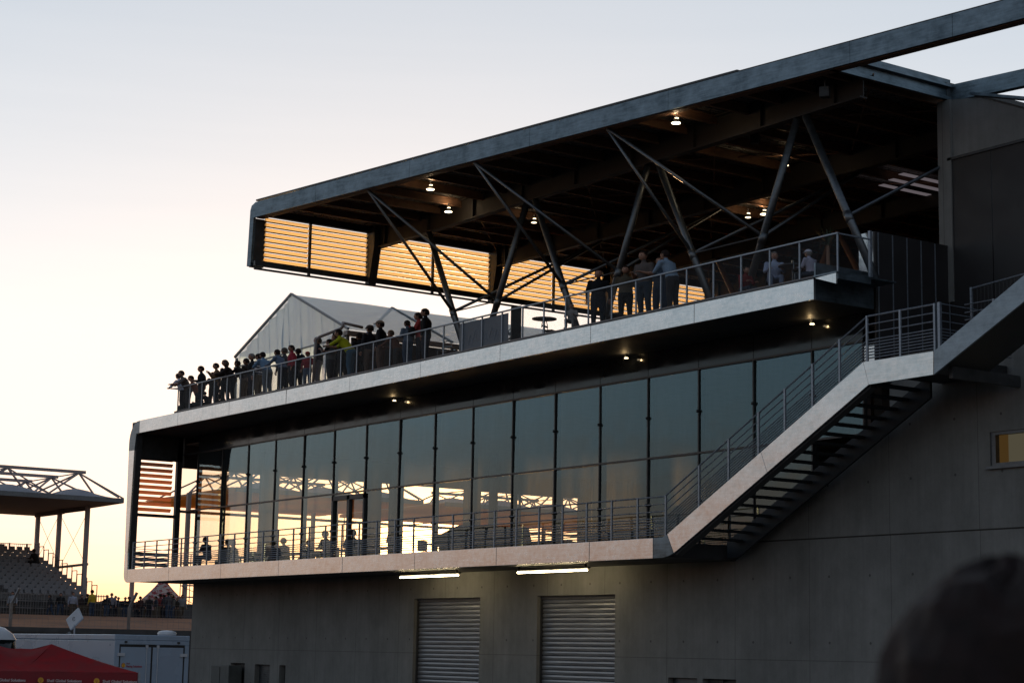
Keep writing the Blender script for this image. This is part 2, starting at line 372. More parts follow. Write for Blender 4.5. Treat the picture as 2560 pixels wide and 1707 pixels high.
# roller shutters, ribbed for real
for (a, b) in ((-61.6, -57.15), (-53.64, -49.3)):
    sh = MB(); z = 3.52; k = 0
    while z > ZG:
        ym = YW+.22
        sh.quad([(a+.05, ym, z), (b-.02, ym, z), (b-.02, ym-.012, z-.05), (a+.05, ym-.012, z-.05)])
        sh.quad([(a+.05, ym-.012, z-.05), (b-.02, ym-.012, z-.05), (b-.02, ym, z-.115), (a+.05, ym, z-.115)])
        sh.quad([(a+.05, ym, z-.115), (b-.02, ym, z-.115), (b-.02, ym+.04, z-.14), (a+.05, ym+.04, z-.14)])
        sh.quad([(a+.05, ym+.04, z-.14), (b-.02, ym+.04, z-.14), (b-.02, ym, z-.16), (a+.05, ym, z-.16)])
        z -= .16
    s = sh.build('roller_shutter', M_SHUT, B)
    fr = MB().box(a, a+.05, YW+.14, YW+.29, ZG, 3.52).box(a, b, YW+.14, YW+.29, 3.52, 3.64)
    fr.build('guide_rail', M_DSTEEL, s)
MB().box(-76.55, -75.3, YW+.2, YW+.25, ZG, .98).build('door', M_DSTEEL, B)
dv = MB().box(-74.3, -72.97, YW+.22, YW+.27, ZG, .98)
for i in range(20): dv.bar((-74.0, YW+.19, .9-.09*i), (-73.05, YW+.19, .86-.09*i), .06, .02)
dv.build('vent_door', M_GALV2, B)
MB().box(-72.08, -71.58, YW+.25, YW+.28, ZG, .98).build('door', M_DARKIN, B)
MB().box(-46.58, -45.22, YW+.2, YW+.25, ZG, 1.0).build('door', M_GALV2, B)
gv = MB().box(-44.93, -43.44, YW+.22, YW+.27, ZG, 1.0)
for i in range(16): gv.bar((-44.9, YW+.19, .95-.09*i), (-43.46, YW+.19, .91-.09*i), .06, .02)
gv.box(-44.2, -44.16, YW+.13, YW+.2, ZG, 1.0)
gv.build('vent_door', M_DSTEEL, B)
# lower balcony floor and upper terrace slab
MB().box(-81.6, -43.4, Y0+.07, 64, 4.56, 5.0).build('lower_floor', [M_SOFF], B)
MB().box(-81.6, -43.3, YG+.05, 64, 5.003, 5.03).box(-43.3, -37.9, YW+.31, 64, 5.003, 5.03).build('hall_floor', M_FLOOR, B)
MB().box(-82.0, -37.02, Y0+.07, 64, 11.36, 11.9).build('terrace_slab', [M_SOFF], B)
MB().box(-77.6, -37.05, Y0+.09, 64, 11.903, 12.03).build('terrace_decking', M_BEAM, B)
# metal fascias in 5 m panels
rj0 = random.Random(8)
def fascia(x0, x1, z0, z1, seams, par, mat=M_ALU):
    e = [x0] + [s for s in seams if x0 < s < x1] + [x1]
    for a, b in zip(e, e[1:]):
        MB().box(a+.012, b-.012, Y0+rj0.uniform(-.006, .006), Y0+.06, z0, z1+rj0.uniform(-.004, .004)).build('fascia_panel', mat, par, bevel=.006)
fascia(-81.05, -37.0, 11.345, 11.92, [-77, -72, -67, -62, -57, -52, -47, -42], B)
fascia(-81.6, -43.85, 4.525, 5.12, [-77.2, -72.15, -67.1, -62.1, -57.05, -52, -46.95], B)
MB().box(-77.3, -37.0, Y0-.02, Y0+.3, 11.925, 11.975).build('coping', M_DSTEEL, B)
MB().box(-37.06, -37.0, Y0+.065, 38.3, 11.345, 12.38).build('terrace_end_panel', M_GALV, B)
MB().prism([(-36.95, Y0-.005, 11.925), (-36.15, Y0-.005, 11.955), (-36.15, Y0-.005, 11.66)], (0, .05, 0)).build('end_upstand', M_ALU, B)
MB().box(-37.0, -36.12, Y0-.02, 38.28, 11.956, 12.0).box(-36.16, -36.12, Y0+.05, 37.3, 11.8, 11.955).build('end_coping', M_GALV, B)
# side frame at the left end with a rounded outer edge
def arc(cx, cz, r, a0, a1, n=8): return [(cx+r*math.cos(math.radians(a0+(a1-a0)*i/n)), cz+r*math.sin(math.radians(a0+(a1-a0)*i/n))) for i in range(n+1)]
o1 = arc(-81.15, 10.95, .97, 90, 180)      # top corner
pf = [(-81.06, 11.92)] + o1[1:] + [(-82.12, 10.6), (-81.5, 10.6), (-81.36, 11.345), (-81.06, 11.345)]
MB().prism([(x, Y0, z) for x, z in pf], (0, .07, 0)).build('corner_panel', M_GALV, B)
MB().prism([(x, Y0, z) for x, z in [(-82.12, 10.59), (-82.0, 5.9), (-81.66, 5.9), (-81.5, 10.59)]], (0, .07, 0)).build('side_frame', M_ALU, B)
pl = [(-82.0, 5.89), (-81.99, 5.0)] + arc(-81.6, 4.92, .39, 180, 270)[1:] + [(-81.61, 5.12), (-81.66, 5.89)]
MB().prism([(x, Y0, z) for x, z in pl], (0, .07, 0)).build('corner_panel', M_ALU, B)
MB().prism([(x, Y0+.071, z) for x, z in [(-82.0, 5.1), (-81.67, 5.1), (-81.4, 11.3), (-82.0, 11.3)]], (0, .28, 0)).build('frame_reveal', M_DSTEEL, B)
# end wall: slat screen beside the balcony, then tall windows
XE = -81.7
sc1 = MB()
sc1.box(XE-.1, XE+.1, Y0+.35, YG, 10.22, 11.36); sc1.box(XE-.06, XE+.08, Y0+.35, YG, 7.58, 7.72); sc1.box(XE-.1, XE+.1, 38.25, 38.5, 5.0, 11.36)
sc1.build('screen_frame', M_DSTEEL, B)
for i in range(10):
    z = 7.84+.262*i
    MB().prism([(XE-.06, Y0+.05, z), (XE-.03, Y0+.05, z-.01), (XE+.07, Y0+.05, z+.145), (XE+.04, Y0+.05, z+.155)], (0, 2.0, 0)).build('screen_slat', M_LOUV2, B)
for i in range(3):
    z = 5.30+.24*i; MB().box(XE-.02, XE+.02, Y0+.05, 38.05, z, z+.16).build('screen_board', M_DSTEEL, B)
ew = empty('hall_end_windows', None, None); ew.parent = B
for (a, b) in ((42.7, 43.4), (48.5, 49.3), (50.0, 50.6), (54.5, 55.3), (60.2, 60.6), (61.9, 62.8), (63.9, 64.3)):
    MB().box(XE-.12, XE+.35, a, b, 5.0, 11.36).build('column', M_DARKIN, ew)
wm_ = MB().box(XE-.12, XE+.2, 38.55, 64, 9.95, 11.36); wm_.box(XE-.08, XE+.08, 38.55, 64, 7.86, 7.98); wm_.box(XE-.08, XE+.08, 38.55, 64, 5.0, 5.35)
for y in (40.7, 42.1, 45.13, 46.7, 52.73, 57.5, 58.0, 63.3, 39.4): wm_.box(XE-.05, XE+.06, y-.05, y+.05, 5.0, 9.95)
wm_.build('frame', M_DARKIN, ew)
g = MB(); g.quad([(XE, 38.55, 5.0), (XE, 64, 5.0), (XE, 64, 9.95), (XE, 38.55, 9.95)]); g.build('pane', M_GLASSIN, ew, fix=False)
# hall interior shell
MB().box(-81.5, -37.6, YG+.12, 64, 11.0, 11.06).build('hall_ceiling', M_INWALL, B)
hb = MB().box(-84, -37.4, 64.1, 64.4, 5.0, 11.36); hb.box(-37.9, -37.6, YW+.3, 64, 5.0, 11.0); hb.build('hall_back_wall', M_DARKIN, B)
for x in (-74, -66, -58, -50):
    MB().tube((x, 51, 5), (x, 51, 11), .22, n=16).build('hall_column', M_INWALL, B, smooth=True)
# small ceiling downlights seen through the glass
for i in range(11):
    MB().box(-63.6+2.5*i, -63.54+2.5*i, 40.6, 40.66, 10.98, 10.996).build('downlight', M_LAMPD, B)
# glass facade
mull = [-79.9, -77.37, -74.88, -72.37, -69.86, -67.33, -64.78, -62.27, -59.77, -57.23, -54.69, -52.18, -49.67, -47.15, -44.66, -42.15, -39.65, -37.6]
rj = random.Random(21)
def jit(pts):
    a_, b_, c_ = rj.uniform(-.009, .009), rj.uniform(-.006, .006), 0; x0_, z0_ = pts[0][0], pts[0][2]
    return [(x, y+a_*(x-x0_)+b_*(z-z0_)+.0, z) for x, y, z in pts]
def diag(x): return max(5.0, 5.0+(x+43.0)*.53)
for a, b in zip(mull, mull[1:]):
    za, zb = diag(a), diag(b)
    if zb < 7.85:
        pts = [(a, YG, za), (b, YG, zb), (b, YG, 7.87), (a, YG, 7.87)]
        if za == 5.0 and zb > 5.0: pts = [(a, YG, 5.0), (-43.0, YG, 5.0), (b, YG, zb), (b, YG, 7.87), (a, YG, 7.87)]
        q = MB(); q.quad(jit(pts)); q.build('pane', M_GLASS, B, fix=False)
    q = MB(); q.quad(jit([(a, YG, max(7.93, za)), (b, YG, max(7.93, zb)), (b, YG, 10.5), (a, YG, 10.5)])); q.build('pane', M_GLASS, B, fix=False)
    MB().box(a+.012, b-.012, YG-.03, YG+.03, 10.56, 11.36).build('spandrel_panel', M_SPAN, B)
for x in mull:
    MB().box(x-.05, x+.05, YG+.06, YG+.20, max(5.03, diag(x)+.3), 10.48).build('facade_fin', M_MULL, B)
    mm = MB().box(x-.022, x+.022, YG-.05, YG+.05, diag(x), 10.5); mo = mm.build('mullion', M_MULL, B)
    nb = MB()
    for z in (9.2, 6.4):
        if z > diag(x): nb.ball((x, YG-.07, z), .05)
    if nb.v: nb.build('glass_fixing', M_MULL, mo, smooth=True)
MB().box(-81.5, -37.6, YG-.055, YG+.055, 10.5, 10.56).build('head_rail', M_MULL, B)
MB().box(-81.5, -37.6, YG-.06, YG+.06, 7.87, 7.93).build('transom', M_MULL, B)
# glass door in the facade
dm = MB()
for x in (-67.2, -66.0, -65.9, -64.75): dm.box(x-.05, x+.05, YG-.1, YG+.06, 5.0, 7.8)
dm.box(-67.25, -64.7, YG-.1, YG+.06, 7.62, 7.8); dm.box(-67.2, -64.75, YG-.1, YG+.06, 5.0, 5.1)
dd = dm.build('glass_door', M_DSTEEL, B)
MB().tube((-66.08, YG-.17, 5.7), (-66.08, YG-.17, 6.9), .02).tube((-65.82, YG-.17, 5.7), (-65.82, YG-.17, 6.9), .02).build('handle', M_RAIL, dd)

# ---- right hand part: fence wall, tall panels, landing
fw = MB(); fw.box(-37.0, -36.94, 38.33, 41.4, 9.3, 13.57); fo = fw.build('panel_screen', M_DPANEL, B)
for k in range(6): MB().box(-36.94, -36.925, 38.42+.58*k, 38.455+.58*k, 9.3, 13.55).build('joint_strip', M_RAIL, fo)
MB().box(-37.55, -37.0, 38.3, 38.33, 12.0, 13.57).build('bright_strip', M_ALU, B)
MB().box(-37.38, -37.0, 38.3, 38.33, 9.45, 10.35).build('bright_strip', M_ALU, B)
tp = MB(); xk = -36.9
while xk < -14: tp.box(xk+.01, xk+1.58, 41.35, 41.4, 9.3, 16.09); xk += 1.6
tp.build('tall_dark_panels', M_DPANEL, B)
MB().box(-36.9, -14, 41.3, 41.4, 16.09, 16.17).build('panel_coping', M_DSTEEL, B)
MB().prism([(-36.75, 41.4, 16.17), (-14, 41.4, 16.17), (-14, 41.4, 13.5+2.7), (-29.5, 41.4, 16.17), (-34.1, 41.4, 17.02), (-35.7, 41.4, 17.75), (-36.75, 41.4, 17.93)], (0, .25, 0)).build('gable_wall', M_CONC, B)
MB().bar((-36.0, 41.5, 17.93), (-29.5, 41.5, 15.95), .4, .08).build('gable_flashing', M_GALV, B)
MB().box(-37.25, -36.76, 41.3, 41.75, 11.9, 17.93).build('corner_pillar', M_CONC, B)
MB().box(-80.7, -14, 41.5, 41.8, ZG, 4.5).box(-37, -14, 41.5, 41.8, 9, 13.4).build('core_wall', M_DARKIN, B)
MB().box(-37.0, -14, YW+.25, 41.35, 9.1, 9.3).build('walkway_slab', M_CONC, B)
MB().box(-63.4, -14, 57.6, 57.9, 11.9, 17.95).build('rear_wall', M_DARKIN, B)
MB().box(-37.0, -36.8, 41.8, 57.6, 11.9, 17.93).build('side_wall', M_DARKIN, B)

# ---- staircase on the front
ST = empty('staircase', None, None); ST.parent = B
lo = [(-43.83, 4.525), (-43.4, 4.53), (-43.1, 4.58), (-42.75, 4.72), (-35.0, 8.79), (-32.75, 8.81), (-32.75, 9.41), (-35.19, 9.41), (-43.2, 5.2), (-43.4, 5.13), (-43.83, 5.12)]
def slab(pts, y, d, name, mat): return MB().prism([(x, y, z) for x, z in pts], (0, d, 0)).build(name, mat, ST, bevel=.005)
slab([(-43.83, 4.525), (-43.4, 4.53), (-43.1, 4.58), (-42.9, 4.65), (-43.2, 5.2), (-43.4, 5.13), (-43.83, 5.12)], Y0, .06, 'stringer_corner', M_GALV)
slab([(-42.89, 4.655), (-42.75, 4.72), (-38.9, 6.741), (-39.15, 7.325), (-43.19, 5.205)], Y0, .06, 'stringer', M_ALU)
slab([(-38.89, 6.746), (-35.0, 8.79), (-35.19, 9.41), (-39.14, 7.33)], Y0, .06, 'stringer', M_ALU)
slab([(-34.99, 8.79), (-32.76, 8.81), (-32.74, 9.41), (-35.18, 9.41)], Y0, .06, 'landing_fascia', M_ALU)
slab([(-32.75, 8.81), (-29.8, 10.29), (-24, 13.2), (-24, 13.85), (-29.8, 10.93), (-32.73, 9.41)], Y0+.01, .06, 'upper_stringer', M_GALVL)
slab([(-42.9, 4.58), (-35.0, 8.72), (-35.0, 8.95), (-42.9, 4.8)], Y0+.08, .25, 'stringer_flange', M_DSTEEL)
slab([(-43.2, 4.60), (-42.7, 4.62), (-35.0, 8.66), (-35.0, 9.3), (-43.2, 5.1)], YG-.16, .08, 'inner_stringer', M_BLUED)
for i in range(19):
    x = -42.75+.42*i; z = 5.14+.224*i
    MB().box(x-.05, x+.27, Y0+.1, YG-.18, z-.06, z).build('tread', M_BLUED, ST)
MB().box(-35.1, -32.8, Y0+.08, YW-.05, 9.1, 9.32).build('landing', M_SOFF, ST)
MB().prism([(-32.75, Y0+.1, 8.85), (-24, Y0+.1, 13.2), (-24, Y0+.1, 13.4), (-32.75, Y0+.1, 9.05)], (0, 1.6, 0)).build('upper_flight_underside', M_DSTEEL, ST)
MB().box(-32.5, -32.38, 36.3, YW-.03, 8.72, 9.02).build('support_beam', M_DSTEEL, ST)

# ---- canopy roof
def ys_(x): return 36.55+.142*(x+37)      # the roof front is slightly skewed to the terrace
RF = empty('canopy_roof', None, None); RF.parent = B
XL = -63.9; XR = -37.0; ZR = 17.95
seams = [-64.27, -60.2, -54.9, -48.9, -42.9, -36.2, -32.9, -27, -18]
for a, b in zip(seams, seams[1:]):
    a2, b2 = a+.006, b-.006
    MB().prism([(a2, ys_(a2), ZR+.02), (b2, ys_(b2), ZR+.02), (b2, ys_(b2), 18.58), (a2, ys_(a2), 18.58 if a > -64 else 18.3)] if a > -64 else
               [(-64.27, ys_(-64.27), 18.28), (-64.1, ys_(-64.1), ZR+.02), (b2, ys_(b2), ZR+.02), (b2, ys_(b2), 18.58), (-63.95, ys_(-63.95), 18.56), (-64.2, ys_(-64.2), 18.45)], (0, .1, 0)).build('front_fascia', M_GALV, RF)
MB().prism([(-64.27, ys_(-64.27), 18.28), (-64.36, ys_(-64.36), 16.1), (-64.12, ys_(-64.12), 16.1), (-64.04, ys_(-64.04), ZR+.02), (-64.105, ys_(-64.1), ZR+.01)], (0, .1, 0)).build('front_leg', M_GALV, RF)
MB().prism([(-64.36, ys_(-64.36)+.1, 16.08), (-64.1, ys_(-64.1)+.1, 16.08), (-64.02, ys_(-64.04)+.1, 17.94), (-64.26, ys_(-64.27)+.1, 17.94)], (0, .45, 0)).build('front_leg_web', M_DSTEEL, RF)
MB().prism([(-64.0, ys_(-64)+.1, ZR), (-18, ys_(-18)+.1, ZR), (-18, ys_(-18)+.4, ZR), (-64.0, ys_(-64)+.4, ZR)], (0, 0, .12)).build('front_beam_flange', M_BEAM, RF)
MB().prism([(-63.9, ys_(-63.9)-.02, 18.59), (-40.2, ys_(-40.2)-.02, 18.59), (-40.2, ys_(-40.2)+.3, 18.59), (-63.9, ys_(-63.9)+.3, 18.59)], (0, 0, .06)).build('edge_flashing', M_DSTEEL, RF)
MB().prism([(-40.2, ys_(-40.2), 18.585), (-18, ys_(-18), 18.585), (-18, ys_(-18)+.3, 18.585), (-40.2, ys_(-40.2)+.3, 18.585)], (0, 0, .03)).build('edge_flashing', M_DSTEEL, RF)
# corrugated deck: ribs run front to back
dk = MB(); x = XL
pr_ = []
while x < XR-.02:
    pr_ += [(x, 18.30), (x+.07, 18.30), (x+.10, 18.36), (x+.17, 18.36)]; x += .2
pr_.append((XR, 18.3))
for (xa, za), (xb, zb) in zip(pr_, pr_[1:]):
    dk.quad([(xa, ys_(xa)+.1, za), (xb, ys_(xb)+.1, zb), (xb, 57.6, zb), (xa, 57.6, za)])
dk.build('corrugated_deck', M_DECK, RF)
MB().prism([(XL, ys_(XL)+.12, 18.4), (XR, ys_(XR)+.12, 18.4), (XR, 57.7, 18.4), (XL, 57.7, 18.4)], (0, 0, .14)).build('roof_top', M_DSTEEL, RF)
# the open bay at the right: end beam, second beam
eb = MB().box(-37.0, -36.86, ys_(-37)+.1, 41.5, 17.95, 18.05).box(-37.0, -36.97, ys_(-37)+.1, 41.5, 18.05, 18.33).box(-37.0, -36.8, ys_(-37)+.1, 41.5, 18.33, 18.4)
eb.build('end_beam', M_GALV, RF)
MB().box(-37.05, -36.98, ys_(-37)+.4, 41.6, 18.41, 18.62).build('end_flashing', M_GALV, RF)
MB().prism([(-37.0, 41.55, ZR), (-18, 41.55+19*.18, ZR), (-18, 41.55+19*.18, 18.45), (-37.0, 41.55, 18.45)], (0, .25, 0)).build('second_beam', M_GALV, RF)
MB().box(-37.08, -36.95, 41.4, 41.56, 17.93, 18.5).build('beam_plate', M_GALV2, RF)
for y in (38.0, 43.8, 49.6, 55.4):
    b_ = MB().box(XL, XR, y-.02, y+.02, 17.45, 18.22).box(XL, XR, y-.14, y+.14, 17.4, 17.45).box(XL, XR, y-.14, y+.14, 18.22, 18.27)
    for k in range(9): b_.box(XL+3.1*k+1, XL+3.1*k+1.03, y-.12, y+.12, 17.45, 18.22)
    b_.build('main_beam', M_MBEAM, RF)
k = 0; x = XL+2.0
while x < XR-.5:
    p_ = MB(); p_.box(x-.06, x+.06, ys_(x)+.46, 57.6, 17.98, 18.02); p_.box(x-.012, x+.012, ys_(x)+.46, 57.6, 18.02, 18.24); p_.box(x-.06, x+.06, ys_(x)+.46, 57.6, 18.24, 18.28)
    p_.build('cross_beam', M_BEAM, RF); x += 1.435
br_ = MB()
for i in range(4):
    for y in (38.2, 44, 49.8):
        a = XL+.5+6.8*i
        br_.tube((a, y, 18.1), (a+6.2, y+5.4, 18.1), .03, n=6).tube((a+6.2, y, 18.1), (a, y+5.4, 18.1), .03, n=6)
br_.build('wind_bracing', M_BEAM, RF)
# louvre screen
posts = [37.9, 43.8, 49.75, 55.6]; half = [35.1, 40.8, 46.9, 52.6]
cuts = [33.1, 35.1, 37.9, 40.8, 43.8, 46.9, 49.75, 52.6, 55.6, 57.4]
LV = empty('louvre_screen', None, None); LV.parent = RF
for a, b in zip(cuts, cuts[1:]):
    for i in range(9):
        z = 16.30+.196*i
        a_ = a+(.16 if a in posts else .04); b_ = b-(.16 if b in posts else .04)
        MB().prism([(XL-.10, a_, z), (XL-.085, a_, z-.006), (XL+.05, a_, z+.108), (XL+.035, a_, z+.118)], (0, b_-a_, 0)).prism([(XL-.112, a_, z-.02), (XL-.06, a_, z-.026), (XL-.06, a_, z+.018), (XL-.112, a_, z+.018)], (0, b_-a_, 0), 1).build('louvre_blade', [M_LOUV, M_BLACK], LV)
MB().box(XL-.1, XL+.1, 32.95, 57.5, 18.05, 18.4).build('top_channel', M_DSTEEL, RF)
ra = MB().box(XL-.07, XL+.07, 32.75, 57.5, 16.08, 16.26)
ra.build('bottom_channel', M_DSTEEL, RF); MB().box(XL-.04, XL+.04, 32.75, 57.5, 15.93, 16.0).build('bottom_rail', M_DSTEEL, RF)
for y in posts: MB().prism([(XL-.1, y-.17, 15.95), (XL+.16, y-.17, 15.95), (XL+.5, y-.17, 17.45), (XL+.5, y-.17, 18.2), (XL-.1, y-.17, 18.2)], (0, .34, 0)).build('louvre_post', M_DSTEEL, RF)
for y in half: MB().box(XL-.02, XL+.1, y-.04, y+.04, 15.93, 18.2).build('louvre_stay', M_DSTEEL, RF)
# inclined tube columns with struts
YC = 38.0
base = [(-56.85, -56.2), (-50.1, -49.1), (-43.3, -42.15), (-36.55, None)]
apex = [(-59.8, 17.45), (-53.15, 17.4), (-46.4, 17.35), (-39.5, 17.3)]
legs = [(-59.8, -56.85), (-53.4, -56.2), (-52.9, -50.1), (-46.65, -49.1), (-46.15, -43.3), (-39.7, -42.15), (-39.35, -36.55)]
def legpt(l, z): t = (17.4-z)/(17.4-11.95); return Vector((l[0]+(l[1]-l[0])*t, YC, z))
for l in legs:
    c_ = MB().tube((l[0], YC, 17.4), (l[1], YC, 11.98), .115, n=18); J = legpt(l, 14.2); K = legpt(l, 13.9)
    c_.tube(J, K, .128, n=18); cc = c_.build('inclined_column', M_GALV2, RF, smooth=True)
    MB().tube((l[1]-.0, YC, 11.96), (l[1], YC, 12.0), .22, n=16).build('base_plate', M_DSTEEL, cc)
pair = [(0, 1, (-57.45, 33.75)), (2, 3, (-51.75, 34.5)), (4, 5, (-45.65, 35.4))]
for a, b, nf in pair:
    A = legpt(legs[a], 14.1); Bp = legpt(legs[b], 14.1); F0 = Vector((nf[0], nf[1]+.12, 17.97)); R0 = Vector(((A.x+Bp.x)/2, 43.8, 17.35))
    for P in (A, Bp):
        MB().tube(P, F0, .055, n=10).build('roof_strut', M_GALV2, RF, smooth=True)
        MB().tube(P, R0, .055, n=10).build('roof_strut', M_GALV2, RF, smooth=True)
    MB().tube(A, Bp, .025, n=8).build('tie_rod', M_GALV2, RF)
A = legpt(legs[6], 14.1)
MB().tube(A, (-36.9, 43.8, 17.35), .055).build('roof_strut', M_GALV2, RF)
for i, l in enumerate([(-53.15-3.3, -53.15), (-53.15+3.3, -53.15), (-46.4-3.3, -46.4), (-46.4+3.3, -46.4), (-39.6-3.3, -39.6)]):
    MB().tube((l[0]+3.3*.0, 49.6, 17.4), (l[1], 49.6, 12), .11, n=12).build('inclined_column', M_BEAM, RF, smooth=True)
# roof lights at the back right, daylight put in as the sheets' own glow
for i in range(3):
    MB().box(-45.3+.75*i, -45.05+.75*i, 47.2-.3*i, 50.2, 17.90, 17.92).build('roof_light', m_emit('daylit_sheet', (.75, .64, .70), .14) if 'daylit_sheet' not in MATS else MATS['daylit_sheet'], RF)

# ------------------------------------------------------------------ railings
def mesh_mb(x0, x1, z0, z1, y, s=.062, w=.0032):
    m = MB(); n = int((x1-x0+(z1-z0))/s)+1
    for k in range(n):
        a = x0+k*s
        for sg in (1, -1):
            if sg == 1:   # goes up left
                xa, za = a, z0; xb, zb = a-(z1-z0), z1
                if xa > x1: za += xa-x1; xa = x1
                if xb < x0: zb -= x0-xb; xb = x0
            else:
                xb, zb = a, z1; xa, za = a-(z1-z0), z0
                if xb > x1: zb -= xb-x1; xb = x1
                if xa < x0: za += x0-xa; xa = x0
            if zb-za < .01: continue
            d = w*.75
            m.quad([(xa-d, y, za), (xa+d, y, za), (xb+d, y, zb), (xb-d, y, zb)])
    return m
UR = empty('terrace_railing', 'upper terrace guard rail with wire mesh infill and grey steel posts', 'railing', (0, 0, 0))
upx = [-77.23+1.2*i for i in range(34)]; upx = [x for x in upx if x < -36.6]+[-36.16]
for x in upx: MB().box(x-.025, x+.025, Y0+.06, Y0+.1, 11.93, 13.04).build('post', M_RAIL, UR)
rl = MB().box(-77.26, -36.12, Y0+.04, Y0+.12, 13.04, 13.08).box(-77.2, -36.15, Y0+.07, Y0+.09, 11.99, 12.01)
rl.box(-36.18, -36.14, Y0+.12, 37.3, 13.04, 13.08); rl.build('handrail', M_RAIL, UR)
for a, b in zip(upx, upx[1:]):
    mesh_mb(a+.03, b-.03, 12.02, 13.03, Y0+.085).build('wire_mesh', M_WIRE, UR)
sm_ = MB(); t_ = mesh_mb(Y0+.15, 37.28, 12.0, 13.03, 0); t_.v = [(-36.16, x, z) for x, _, z in t_.v]; t_.build('wire_mesh', M_WIRE, UR)
MB().box(-36.2, -36.12, 37.28, 37.36, 11.95, 13.3).build('post', M_RAIL, UR)
mesh_mb(-37.5, -37.0, 12.0, 13.55, 38.2).build('wire_mesh', M_WIRE, UR)
LR = empty('balcony_railing', 'lower balcony railing of horizontal steel rails on thin posts', 'railing')
LH = (1.22, 1.0, .78, .58, .50, .42, .34, .26, .18, .10)
for i in range(31):
    x = -81.3+1.262*i
    if x > -43.5: break
    MB().box(x-.03, x+.03, Y0+.08, Y0+.13, 5.0, 6.36).build('post', M_RAIL, LR)
rr = MB()
for h in LH: rr.tube((-81.35, Y0+.1, 5.12+h), (-43.4, Y0+.1, 5.12+h), .018 if h < 1.2 else .024, n=6)
for h in (.95, .7, .45): rr.tube((-81.35, Y0+.1, 5.12+h), (-81.35, YG-.1, 5.12+h), .015, n=6)
rr.build('rail', M_RAIL, LR)
SR = empty('stair_railing', 'sloping steel railing along the outside staircase and its landing', 'railing')
px_ = [(-43.37, 5.12), (-41.87, 5.9), (-40.59, 6.57), (-39.34, 7.23), (-38.27, 7.79), (-37.18, 8.36), (-36.14, 8.91), (-35.12, 9.41), (-33.94, 9.41), (-32.76, 9.41)]
for x, z in px_: MB().box(x-.03, x+.03, Y0+.07, Y0+.12, z-.05, z+1.24).build('post', M_RAIL, SR)
rr = MB()
for h in LH:
    for (xa, za), (xb, zb) in (((-43.37, 5.15), (-35.12, 9.41)), ((-35.12, 9.41), (-32.76, 9.41))):
        rr.tube((xa, Y0+.1, za+h), (xb, Y0+.1, zb+h), .018 if h < 1.2 else .026, n=6)
rr.build('rail', M_RAIL, SR)
rr = MB()
for h in LH: rr.tube((-32.6, Y0+.1, 9.41+h), (-32.6, YW-.1, 9.41+h), .016, n=6)
rr.box(-32.64, -32.56, Y0+.06, Y0+.14, 9.35, 10.66).build('return_rail', M_RAIL, SR)
WR = empty('walkway_railing', 'dark railing with closely set rails on top of the right concrete wall', 'railing')
for x in (-33.3, -31.95, -30.6, -29.2): MB().box(x-.03, x+.03, YW+.05, YW+.1, 10.06, 11.2).build('post', M_RAIL, WR)
rr = MB()
for h in (1.12, .9, .7, .5, .4, .3, .2, .1): rr.tube((-34.3, YW+.08, 10.06+h), (-27, YW+.08, 10.06+h), .016, n=6)
rr.build('rail', M_RAIL, WR)
BR = empty('upper_walkway_railing', 'tall dark railing with thin bars in front of the dark panel wall', 'railing')
rr = MB().tube((-34.6, 39.6, 11.75), (-22, 39.6, 12.6), .025, n=6)
rr.build('rail', M_RAIL, BR)
MB().box(-34.63, -34.57, 39.57, 39.63, 9.3, 11.78).build('post', M_RAIL, BR)
bb = MB()
for i in range(70): x = -34.4+.13*i; bb.box(x-.007, x+.007, 39.6, 39.612, 9.5, 11.76+(x+34.6)*.067)
bb.build('bars', M_DSTEEL, BR)

# banner tied to the upper railing
bn = empty('railing_banner', 'grey blue banner stretched over two bays of the terrace railing', 'banner')
MB().box(-54.66, -51.7, Y0+.10, Y0+.11, 11.99, 12.98).build('cloth', simple('banner_grey', (.15, .175, .21), .6, 0, .08, 3), bn)
ff = MB()
for i, (xx, zz) in enumerate([(-54.1, 12.3), (-53.8, 12.42), (-53.2, 12.3), (-52.8, 12.4), (-52.5, 12.3), (-54.4, 12.35)]):
    ff.bar((xx, Y0+.095, zz-.12), (xx+.14, Y0+.095, zz+.2), .012, .003); ff.bar((xx+.14, Y0+.095, zz+.2), (xx+.24, Y0+.095, zz-.1), .012, .003)
ff.build('lettering', simple('banner_line', (.3, .34, .38), .6), bn)
pn = empty('notice_board', 'narrow dark upright board beside the banner on the terrace', 'board', (-51.6, Y0+.35, 12.03))
MB().box(-.03, .03, -.2, .2, 0, 1.15).build('panel', M_DSTEEL, pn)
MB().tube((0, 0, 1.16), (.8, 0, 1.24), .01, n=5).build('arm', M_DSTEEL, pn)

# ------------------------------------------------------------------ lights the photo shows
def luminaire(x, y, z, label, k):
    o = empty('ceiling_spotlight', label, 'lamp', (x, y, z), 0, 'spotlights under the canopy roof')
    MB().tube((0, 0, 0), (0, 0, .3), .02, n=6).build('stem', M_DSTEEL, o)
    MB().tube((0, 0, -.02), (0, 0, .1), .13, .07, n=14).build('housing', M_DSTEEL, o)
    MB().tube((0, 0, -.035), (0, 0, -.022), .14 if k else .10, n=14).build('lens', M_LAMPW if k else M_LAMPD, o)
    MB().tube((.03, 0, .11), (.03, 0, .13), .06, n=14).build('uplight_lens', M_LAMPD, o)
    return o
lab = [('spotlight nearest the left end of the roof, behind the louvres corner', 1), ('round glaring spotlight just below the leftmost roof spotlight', 1), ('upper of the two spotlights in the middle of the roof', 1),
       ('bright round spotlight in the middle of the canopy, lower of its pair', 1), ('spotlight beside the upper end of the right slanting column', 0), ('glaring spotlight low behind the right slanting column', 1),
       ('flat spotlight just left of the glaring one behind the right column', 0), ('spotlight between the two slanting columns at the left', 0)]
